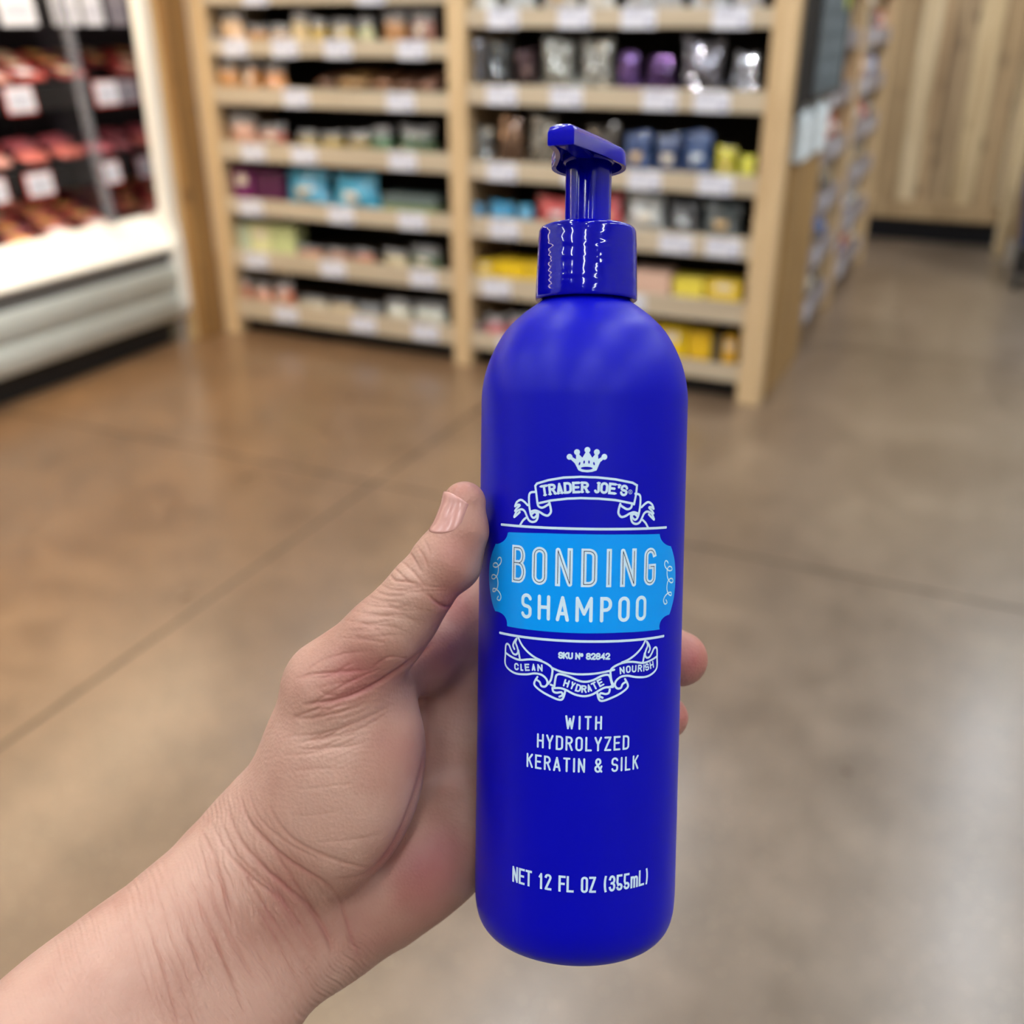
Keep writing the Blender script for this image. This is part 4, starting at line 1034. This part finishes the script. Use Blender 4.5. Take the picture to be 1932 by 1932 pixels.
bm = bmesh.new(); inl = bmesh.new()
for c, (a, b) in zip('BONDING', LABEL['t_bond']):
    wd, v0, v1 = 1.28, -37.5, -28.05; h = v1-v0-wd; w_ = (b-a)-wd
    for P in glyph(c, w_/h):
        Q = [(a+wd/2+x*h, v0+wd/2+y*h) for x, y in P]
        stroke(bm, Q, wd, 4e-5, 'flat'); stroke(inl, Q, .17, 6.5e-5)
for c, (a, b) in zip('SHAMPOO', LABEL['t_sham']):
    wd, v0, v1 = .86, -46.2, -39.9; h = v1-v0-wd; w_ = (b-a)-wd
    for P in glyph(c, w_/h): stroke(bm, [(a+wd/2+x*h, v0+wd/2+y*h) for x, y in P], wd, 4e-5)
title = done('title_lettering', bm, m_print, panel); done('inline', inl, m_navyp, title)
bm = bmesh.new()
C_ = curve_pts(LABEL['swirl'], 4); stroke(bm, C_, .34, 4e-5); stroke(bm, mir(C_), .34, 4e-5)
done('scrolls', bm, m_print, panel)

bm = bmesh.new()
for P in LABEL['low_l']:
    C_ = curve_pts(P, 4); stroke(bm, C_, SW*.95); stroke(bm, mir(C_), SW*.95)
for P in LABEL['low_c']: stroke(bm, curve_pts(P, 4), SW*.95)
low = done('lower_ribbon', bm, m_print)
bm = bmesh.new()
letters_path(bm, 'CLEAN', LABEL['p_clean'], 1.85, .42, bw=.72)
letters_path(bm, 'HYDRATE', LABEL['p_hydrate'], 1.95, .42, bw=.62)
letters_path(bm, 'NOURISH', LABEL['p_nourish'], 1.85, .38, bw=.66)
letters(bm, layout('SKU No 82842', *LABEL['t_sku'], 1.3, .36, .66), -55.5, -53.75, .42)
a, b = LABEL['t_sku']
done('ribbon_lettering', bm, m_print, low)
bm = bmesh.new()
letters(bm, layout('WITH', *LABEL['t_with'], 3.0, .50), -73.0, -69.5, .50)
letters(bm, layout('HYDROLYZED', *LABEL['t_hyd'], 3.2, .50), -78.4, -74.75, .50)
letters(bm, layout('KERATIN & SILK', *LABEL['t_ker'], 3.1, .50), -83.8, -80.15, .50)
done('lettering', bm, m_print)
bm = bmesh.new()
letters(bm, layout('NET 12 FL OZ (355mL)', *LABEL['t_net'], 3.45, .58, .35), -114.35, -110.2, .58, 4e-5, 'flat')
done('lettering', bm, m_print)
# ------------------------------------------------------------------ the hand, grown as one smooth surface
FPX = FOCAL_PX
def hp(px, py, d):
    return np.array([(px-966)*d/FPX, -(py-966)*d/FPX, d], float)
def caps(p, a, b, ra, rb):
    ba = b-a; pa = p-a
    t = np.clip((pa@ba)/(ba@ba), 0, 1)
    return np.linalg.norm(pa-t[..., None]*ba, axis=-1)-(ra+(rb-ra)*t)
def ellip(p, c, r, rot=None):
    q = p-c
    if rot is not None: q = q@rot
    k0 = np.linalg.norm(q/r, axis=-1); k1 = np.linalg.norm(q/(r*r), axis=-1)+1e-9
    return k0*(k0-1)/k1
def smin(a, b, k):
    h = np.maximum(k-np.abs(a-b), 0)/k
    return np.minimum(a, b)-h*h*k*.25
def chain(p, pts, k=4):
    d = None
    for a, b in zip(pts[:-1], pts[1:]):
        e = caps(p, hp(*a[:3]), hp(*b[:3]), a[3], b[3])
        d = e if d is None else smin(d, e, k)
    return d
def rotz(deg):
    a = np.radians(deg); c, s = np.cos(a), np.sin(a)
    return np.array([[c, -s, 0], [s, c, 0], [0, 0, 1.]])
BA = np.array([19.22, 20.8, 277.4]); BU = np.array([.01563, .99769, -.06466])
BU = BU/np.linalg.norm(BU)
def bottle(p):
    q = p-BA; h = q@BU
    return np.linalg.norm(q-h[..., None]*BU, axis=-1)-27.5
THUMB = [(876, 949, 263, 5.5), (870, 1000, 263, 6.3), (840, 1058, 263, 8.0), (793, 1115, 264, 8.1), (720, 1200, 267, 9.4), (635, 1290, 272, 11.6)]
def hand_sdf(p):
    th = chain(p, THUMB, 2.5)
    # knuckle side at the thumb pad, flattened against the bottle
    th = smin(th, caps(p, hp(873, 1005, 266), hp(862, 1066, 267), 5.8, 6.2), 3)
    th = smin(th, caps(p, hp(765, 1165, 268), hp(690, 1245, 272), 8.0, 9.8), 5)
    # thenar mound and thumb metacarpal
    the = chain(p, [(625, 1308, 273, 12.6), (603, 1420, 277, 13), (535, 1530, 281, 13), (495, 1620, 284, 15)], 8)
    the = smin(the, ellip(p, hp(655, 1470, 276), np.array([20, 31, 16.5]), rotz(-16)), 9)
    hand = smin(th, the, 7)
    # palm: metacarpals
    pal = chain(p, [(520, 1640, 296, 13), (720, 1400, 310, 12), (890, 1185, 314, 10.5)], 8)
    pal = smin(pal, chain(p, [(560, 1690, 299, 13), (760, 1480, 314, 12), (905, 1285, 314, 11)], 8), 9)
    pal = smin(pal, chain(p, [(590, 1730, 300, 13), (790, 1560, 314, 12.5), (915, 1390, 313, 10.5)], 8), 9)
    pal = smin(pal, chain(p, [(625, 1742, 297, 13), (755, 1645, 300, 14), (880, 1565, 306, 13), (930, 1500, 314, 10)], 8), 9)
    pal = smin(pal, caps(p, hp(668, 1748, 297), hp(722, 1712, 299), 10.6, 11.6), 8)
    # hypothenar cushion that meets the bottle
    pal = smin(pal, ellip(p, hp(800, 1625, 298), np.array([15, 14.5, 13]), rotz(35)), 9)
    hand = smin(hand, pal, 6)
    # forearm: radius and ulna side by side
    arm = chain(p, [(478, 1603, 285, 14.6), (425, 1688, 280, 17.2), (330, 1785, 272, 18.4), (230, 1875, 264, 19.8), (130, 1965, 256, 20.6), (-60, 2130, 240, 22)], 8)
    arm = smin(arm, chain(p, [(602, 1700, 291, 15.5), (545, 1777, 287, 15.2), (440, 1890, 276, 16.5), (290, 2060, 260, 20), (120, 2260, 242, 24)], 8), 14)
    hand = smin(hand, arm, 12)
    # web between thumb and index
    web = chain(p, [(700, 1290, 282, 9), (800, 1240, 298, 9), (872, 1185, 310, 9)], 6)
    hand = smin(hand, web, 8)
    # fingers wrap round the back of the bottle
    idx = chain(p, [(893, 1175, 313, 9.8), (930, 1118, 318, 9), (1040, 1098, 324, 8.6), (1150, 1120, 316, 8), (1205, 1135, 308, 7.4)], 3)
    mid = chain(p, [(905, 1285, 313, 10), (1010, 1225, 325, 9.2), (1130, 1205, 324, 8.8), (1240, 1225, 308, 8.2), (1283, 1243, 298, 7.9)], 3)
    rin = chain(p, [(915, 1390, 312, 9.8), (1010, 1340, 325, 9), (1120, 1322, 324, 8.4), (1215, 1340, 310, 7.8), (1257, 1353, 300, 6.3)], 3)
    pin = chain(p, [(930, 1500, 312, 9.2), (1010, 1455, 323, 8), (1100, 1440, 322, 7.4), (1180, 1450, 313, 6.8)], 3)
    fg = np.minimum(np.minimum(idx, mid), np.minimum(rin, pin))
    hand = smin(hand, fg, 4)
    # soft flesh gives way to the hard bottle
    return np.maximum(hand, -(bottle(p)-.25))

def surface_net(f, lo, hi, h):
    n = [int(math.ceil((b-a)/h))+1 for a, b in zip(lo, hi)]
    ax = [lo[i]+h*np.arange(n[i]) for i in range(3)]
    V = np.empty(n, np.float32)
    for i in range(n[0]):
        Yg, Zg = np.meshgrid(ax[1], ax[2], indexing='ij')
        V[i] = f(np.stack([np.full_like(Yg, ax[0][i]), Yg, Zg], -1))
    S = V < 0
    cs = np.zeros([k-1 for k in n], np.int8)
    for dx in (0, 1):
        for dy in (0, 1):
            for dz in (0, 1): cs += S[dx:n[0]-1+dx, dy:n[1]-1+dy, dz:n[2]-1+dz]
    act = (cs > 0) & (cs < 8)
    idx = -np.ones(act.shape, np.int64); idx[act] = np.arange(act.sum())
    P = (np.argwhere(act)+.5)*h+np.array(lo)
    quads = []
    for a in range(3):
        b, c = (a+1) % 3, (a+2) % 3
        sl0 = [slice(None)]*3; sl1 = [slice(None)]*3
        sl0[a] = slice(0, -1); sl1[a] = slice(1, None)
        A, B = S[tuple(sl0)], S[tuple(sl1)]
        for flip, msk in ((False, A & ~B), (True, ~A & B)):
            e = np.argwhere(msk)
            e = e[(e[:, b] > 0) & (e[:, c] > 0) & (e[:, b] < n[b]-1) & (e[:, c] < n[c]-1)]
            def cell(db, dc):
                k = e.copy(); k[:, b] -= db; k[:, c] -= dc
                return idx[k[:, 0], k[:, 1], k[:, 2]]
            q = np.stack([cell(1, 1), cell(0, 1), cell(0, 0), cell(1, 0)], 1)
            quads.append(q[:, ::-1] if flip else q)
    Q = np.concatenate(quads); Q = Q[(Q >= 0).all(1)]
    return P, Q
def grad(f, P, e=.25):
    g_ = np.empty_like(P)
    for k in range(3):
        d = np.zeros(3); d[k] = e; g_[:, k] = f(P+d)-f(P-d)
    return g_/(np.linalg.norm(g_, axis=1, keepdims=True)+1e-9)
def settle(f, P, it=3):
    for _ in range(it):
        d = f(P); P = P-grad(f, P)*np.clip(d, -1, 1)[:, None]*.9
    return P
def split(P, Q):
    E = np.sort(np.concatenate([Q[:, [0, 1]], Q[:, [1, 2]], Q[:, [2, 3]], Q[:, [3, 0]]]), 1)
    U, inv = np.unique(E, axis=0, return_inverse=True); inv = inv.reshape(-1)
    nP, nE, nQ = len(P), len(U), len(Q)
    P2 = np.concatenate([P, P[U].mean(1), P[Q].mean(1)])
    e0, e1, e2, e3 = [nP+inv[k*nQ:(k+1)*nQ] for k in range(4)]; c = nP+nE+np.arange(nQ)
    Q2 = np.concatenate([np.stack([Q[:, 0], e0, c, e3], 1), np.stack([e0, Q[:, 1], e1, c], 1), np.stack([c, e1, Q[:, 2], e2], 1), np.stack([e3, c, e2, Q[:, 3]], 1)])
    return P2, Q2
P, Q = surface_net(hand_sdf, (-150, -165, 222), (64, 14, 346), 1.3)
P = settle(hand_sdf, P, 4)
P, Q = split(P, Q); P = settle(hand_sdf, P, 2)
P, Q = split(P, Q); P = settle(hand_sdf, P, 1)
Nn = grad(hand_sdf, P)

# skin folds, drawn on the hand as seen from its front (units of .144 mm at arm's length)
HX = 966+FPX*P[:, 0]/P[:, 2]; HY = 966-FPX*P[:, 1]/P[:, 2]
front = np.clip((-(Nn*P).sum(1)/np.linalg.norm(P, axis=1))*3+.15, 0, 1)*(P[:, 2] < 305)
def fold(pts, width, depth, taper=True):
    """Signed push along the normal for one fold line."""
    pts = np.array(curve_pts(pts, 5)); out = np.zeros(len(P))
    m_ = width*4
    sel = np.where((HX > pts[:, 0].min()-m_) & (HX < pts[:, 0].max()+m_) & (HY > pts[:, 1].min()-m_) & (HY < pts[:, 1].max()+m_) & (front > 0))[0]
    if not len(sel): return out
    q = np.stack([HX[sel], HY[sel]], 1); best = np.full(len(sel), 1e9); bt = np.zeros(len(sel))
    n = len(pts)-1
    for i in range(n):
        a, b = pts[i], pts[i+1]; ab = b-a; t = np.clip(((q-a)@ab)/(ab@ab+1e-9), 0, 1)
        d = np.linalg.norm(q-a-t[:, None]*ab, axis=1); w_ = d < best
        best[w_] = d[w_]; bt[w_] = (i+t[w_])/n
    k = best/width
    amp = (np.sin(np.pi*np.clip(bt, .02, .98))**.5 if taper else 1)
    out[sel] = (-depth*np.exp(-k*k)+depth*.10*np.exp(-(k-2.1)**2*1.2))*amp*front[sel]
    return out
FOLDS = [
    # base of the thumb: the deep web fold and its neighbours
    ([(815, 1215), (770, 1252), (722, 1284), (680, 1306), (630, 1322), (575, 1330)], 5, .75),
    ([(690, 1265), (640, 1268), (590, 1272), (560, 1280)], 4, .35),
    ([(770, 1245), (735, 1240), (700, 1262)], 3.5, .25),
    ([(700, 1320), (640, 1345), (580, 1356), (550, 1350)], 4, .28),
    ([(740, 1330), (670, 1365), (600, 1385), (545, 1388)], 4, .25),
    ([(600, 1300), (620, 1312), (650, 1310), (690, 1292)], 3.5, .3),
    ([(570, 1272), (610, 1245), (660, 1232), (700, 1230)], 3.5, .18),
    ([(560, 1400), (620, 1392), (690, 1370), (730, 1345)], 3.2, .2),
    ([(540, 1425), (600, 1420), (660, 1405)], 3.2, .15), ([(550, 1455), (600, 1450), (650, 1452)], 3.2, .12),
    ([(560, 1490), (620, 1484), (670, 1478)], 3, .12), ([(545, 1540), (600, 1538), (650, 1528)], 3, .10),
    ([(600, 1590), (660, 1585), (715, 1575)], 3, .12),
    # thumb joint
    ([(733, 1080), (745, 1095), (770, 1098), (800, 1110)], 3.4, .42),
    ([(738, 1066), (752, 1080), (764, 1092), (770, 1100)], 3, .3), ([(752, 1056), (772, 1072), (790, 1092), (802, 1106)], 3, .32),
    ([(772, 1040), (784, 1060), (796, 1080)], 2.8, .3), ([(786, 1030), (800, 1052), (808, 1075)], 2.8, .28), ([(800, 1018), (808, 1034), (812, 1050)], 2.6, .2),
    ([(716, 1102), (740, 1112), (770, 1112), (795, 1108)], 3, .25), ([(706, 1112), (730, 1124), (765, 1124)], 3, .22), ([(692, 1122), (720, 1134), (760, 1134)], 3, .18),
    ([(680, 1135), (715, 1146), (755, 1146)], 3, .13), ([(665, 1152), (705, 1160), (750, 1158)], 3, .12), ([(650, 1170), (690, 1176), (735, 1172)], 3, .12), ([(640, 1190), (690, 1192), (730, 1186)], 3, .1),
    ([(805, 1120), (822, 1136), (842, 1146), (850, 1142)], 3.6, .5),
    # thenar line and the fold where the heel meets the wrist
    ([(806, 1290), (806, 1400), (786, 1490), (757, 1568), (726, 1618), (690, 1650), (640, 1660)], 6, .55),
    ([(508, 1520), (530, 1560), (570, 1595), (640, 1625), (700, 1640)], 4.5, .38),
    ([(455, 1510), (470, 1550), (510, 1595), (560, 1635), (610, 1665), (635, 1690)], 5, .55),
    ([(635, 1690), (652, 1730), (665, 1775), (680, 1808)], 4.5, .4),
    ([(430, 1530), (450, 1580), (490, 1630), (540, 1675), (590, 1720), (620, 1770), (625, 1800)], 5.5, .6),
    ([(400, 1555), (430, 1610), (480, 1660), (530, 1700), (570, 1750), (600, 1800)], 4.5, .42),
    ([(382, 1570), (405, 1620), (425, 1690), (440, 1750)], 4.5, .5), ([(375, 1590), (395, 1660), (412, 1720), (450, 1790), (480, 1850)], 4, .38),
    ([(415, 1545), (445, 1610), (500, 1665), (560, 1720)], 3.8, .3), ([(470, 1500), (490, 1545), (540, 1590), (600, 1620)], 3.8, .25),
]
rf = np.random.default_rng(5)
for k in range(26):                                 # finer lines that cross the wrist
    t_ = k/25; x0 = 470-235*t_+rf.normal()*5; y0 = 1478+225*t_+rf.normal()*6+14
    ln = 190+110*rf.random(); lean = .62-.34*t_+rf.normal()*.05
    off = 26+70*rf.random()*(rf.random() < .6)
    FOLDS.append(([(x0+lean*q*ln+off*lean, y0+q*ln*.93+off*.93+(7*math.sin(q*5+k))) for q in (0, .25, .5, .75, 1)], 2.6+rf.random(), .13+.17*rf.random()))
for k in range(16):                                 # short lines round the base of the thumb
    x0 = 548+70*rf.random(); y0 = 1275+150*rf.random(); ln = 55+80*rf.random(); sl = -.28+.25*rf.normal()*.5
    FOLDS.append(([(x0+q*ln, y0+sl*q*ln+4*math.sin(q*4+k)) for q in (0, .35, .7, 1)], 2.6, .12+.12*rf.random()))
for k in range(14):                                 # fine lines over the thumb's first bone
    t_ = k/13; x0 = 640+95*t_; y0 = 1195-108*t_
    ln = 70+50*rf.random()
    FOLDS.append(([(x0+q*ln, y0+8+q*ln*(.12+.1*rf.normal())) for q in (0, .35, .7, 1)], 2.5, .10+.10*rf.random()))
D_ = np.zeros(len(P))
for pts, wd, dp in FOLDS: D_ += fold(pts, wd*.72, dp*.62)+fold(pts, wd*2.3, dp*.38)
FD = np.clip(-D_, 0, .5)
# fine parallel wrinkles across the wrist and forearm
axd = np.array([-.742, .670]); s_al = (HX-430)*axd[0]+(HY-1690)*axd[1]
rad = np.hypot(HX-1000, HY-1470); th_ = np.arctan2(HY-1470, HX-1000)
def patchy(a, b_, c):
    return .5+.5*np.sin(HX*a+HY*b_+c+1.5*np.sin(HX*b_*.7-HY*a*.9))
ph = rad+3*np.sin(th_*23)+2*np.sin(th_*61+rad*.02)
msk = np.exp(-((s_al-10)/150)**2)+.45*np.exp(-((s_al-280)/200)**2)
D_ += front*msk*1.9*(.055*np.sin(ph*2*np.pi/8.6)*patchy(.013, .031, 0)+.05*np.sin((ph+th_*60)*2*np.pi/12.5)*patchy(.027, .011, 2)+.035*np.sin((ph-th_*40)*2*np.pi/17)*patchy(.009, .019, 4))
# wrinkles that fan over the ball of the thumb
ph2 = HY+.18*(HX-600)+7*np.sin(HX*.03)+4*np.sin(HX*.071+HY*.02)
msk2 = np.exp(-((HX-640)/130)**2-((HY-1360)/110)**2)
D_ += front*msk2*(.045*np.sin(ph2*2*np.pi/12)*patchy(.021, .017, 1)+.035*np.sin((ph2+.5*HX)*2*np.pi/15)*patchy(.014, .025, 3))
P = P+Nn*D_[:, None]

# flush of the skin where it is redder or paler
FL = np.zeros(len(P))
for x, y, r, a in ((860, 1030, 60, .5), (690, 1250, 70, .55), (640, 1300, 60, .4), (790, 1660, 85, .7), (850, 1600, 60, .5), (860, 1140, 50, .8), (850, 1250, 70, .55), (690, 1450, 60, .3), (870, 930, 35, .35), (1300, 1240, 60, .8), (1290, 1350, 40, .7), (560, 1650, 70, .25), (720, 1400, 45, .35), (520, 1760, 60, .2), (640, 1440, 80, -.3), (610, 1560, 80, -.2), (690, 1760, 60, .25), (820, 1450, 60, .3)):
    FL += a*np.exp(-((HX-x)**2+(HY-y)**2)/(r*r))
FL = np.clip(FL+FD*.65, -.4, 1.2)

R3 = np.array(CW.to_3x3())
root = np.array(held(hp(480, 1680, 285)))
W3 = np.array(EYE)+(R3@(P*np.array([1, 1, -1])).T).T*.001-root
me = bpy.data.meshes.new('hand')
me.vertices.add(len(W3)); me.vertices.foreach_set('co', W3.astype(np.float32).ravel())
# mirror in depth turns the winding round
Qw = Q[:, ::-1]
me.loops.add(Qw.size); me.loops.foreach_set('vertex_index', Qw.astype(np.int32).ravel())
me.polygons.add(len(Qw)); me.polygons.foreach_set('loop_start', (np.arange(len(Qw))*4).astype(np.int32)); me.polygons.foreach_set('loop_total', np.full(len(Qw), 4, np.int32))
me.update(calc_edges=True); me.validate()
at = me.attributes.new('flush', 'FLOAT', 'POINT'); at.data.foreach_set('value', FL.astype(np.float32))

m_skin = bpy.data.materials.new('skin'); m_skin.use_nodes = True
nt = m_skin.node_tree; N_ = nt.nodes; L_ = nt.links; b = N_['Principled BSDF']
a_ = N_.new('ShaderNodeAttribute'); a_.attribute_name = 'flush'
tc = N_.new('ShaderNodeTexCoord')
n1 = N_.new('ShaderNodeTexNoise'); n1.inputs['Scale'].default_value = 55; n1.inputs['Detail'].default_value = 5
n2 = N_.new('ShaderNodeTexNoise'); n2.inputs['Scale'].default_value = 900; n2.inputs['Detail'].default_value = 3
v1 = N_.new('ShaderNodeTexVoronoi'); v1.inputs['Scale'].default_value = 1100
for n in (n1, n2, v1): L_.new(tc.outputs['Object'], n.inputs[0])
ad = N_.new('ShaderNodeMath'); ad.operation = 'MULTIPLY_ADD'; ad.inputs[1].default_value = .9; ad.inputs[2].default_value = -.36
L_.new(n1.outputs[0], ad.inputs[0])
sm = N_.new('ShaderNodeMath'); sm.operation = 'ADD'; L_.new(ad.outputs[0], sm.inputs[0]); L_.new(a_.outputs['Fac'], sm.inputs[1])
cr = N_.new('ShaderNodeValToRGB'); e = cr.color_ramp.elements
e[0].position = 0; e[0].color = lin((198, 158, 140)); e[1].position = 1; e[1].color = lin((166, 98, 92))
k = e.new(.35); k.color = lin((182, 136, 119))
L_.new(sm.outputs[0], cr.inputs[0]); L_.new(cr.outputs[0], b.inputs['Base Color'])
b.inputs['Roughness'].default_value = .48; b.inputs['Specular IOR Level'].default_value = .4
b.inputs['Subsurface Weight'].default_value = .12; b.inputs['Subsurface Radius'].default_value = (1, .35, .2); b.inputs['Subsurface Scale'].default_value = .004
bp = N_.new('ShaderNodeBump'); bp.inputs['Strength'].default_value = .24; bp.inputs['Distance'].default_value = .0003
mxh = N_.new('ShaderNodeMath'); mxh.operation = 'ADD'; L_.new(n2.outputs[0], mxh.inputs[0]); L_.new(v1.outputs['Distance'], mxh.inputs[1])
L_.new(mxh.outputs[0], bp.inputs['Height']); L_.new(bp.outputs[0], b.inputs['Normal'])
hand = link('hand', me, m_skin, None, True)
hand.location = root
tag(hand, 'bare left hand and forearm reaching in to grip the blue pump bottle', 'hand')

# thumb nail: a thin curved plate seated on the thumb's back
TA, TB = hp(857, 1016, 263), hp(882, 942, 263)
td = (TB-TA)/np.linalg.norm(TB-TA)
cam_d = np.array([0, 0, -1.]); cam_d -= td*(cam_d@td); cam_d /= np.linalg.norm(cam_d)
lf = np.cross(td, cam_d); lf = lf if lf[0] < 0 else -lf
Lt = np.linalg.norm(TB-TA)
def skin_hit(o, d):
    t = 0.
    for _ in range(60):
        s = float(hand_sdf((o+d*t)[None])[0])
        t -= s*.7
        if abs(s) < .01: break
    return o+d*t
NU, NV = 14, 16
top, botm = [], []
for j in range(NV+1):
    v = j/NV
    rt_, rb_ = [], []
    for i in range(NU+1):
        u = i/NU*2-1
        # rounded root, nearly straight free edge
        s = v*Lt*1.04-.2
        s = s+(1-v)**3*3.2*u*u-(v**4)*1.3*u*u
        ang = math.radians(35+64*u*(1-.05*(1-v)))
        o_ = TA+td*s
        d_ = lf*math.cos(ang)+cam_d*math.sin(ang)
        p_ = skin_hit(o_, d_)
        lift = .34-.30*abs(u)**5-.22*(1-v)**4+.18*v**6
        # flatten the plate a little across
        rt_.append(p_+d_*lift); rb_.append(p_+d_*(lift-.5))
    top.append(rt_); botm.append(rb_)
bm = bmesh.new()
toW = lambda p: Vector(held(p))-Vector(root)
vt = [[bm.verts.new(toW(p)) for p in r] for r in top]; vb = [[bm.verts.new(toW(p)) for p in r] for r in botm]
for j in range(NV):
    for i in range(NU):
        bm.faces.new((vt[j][i], vt[j][i+1], vt[j+1][i+1], vt[j+1][i])); bm.faces.new((vb[j][i+1], vb[j][i], vb[j+1][i], vb[j+1][i+1]))
for j in range(NV):
    bm.faces.new((vt[j][0], vt[j+1][0], vb[j+1][0], vb[j][0])); bm.faces.new((vt[j+1][NU], vt[j][NU], vb[j][NU], vb[j+1][NU]))
for i in range(NU):
    bm.faces.new((vt[0][i+1], vt[0][i], vb[0][i], vb[0][i+1])); bm.faces.new((vt[NV][i], vt[NV][i+1], vb[NV][i+1], vb[NV][i]))
bmesh.ops.recalc_face_normals(bm, faces=bm.faces)
m_nail = mat('nail', (204, 152, 142), .26, .5, coat=.3)
nail = obj('thumb_nail', bm, m_nail, hand, True)
nail['label'] = 'short pale pink thumbnail'
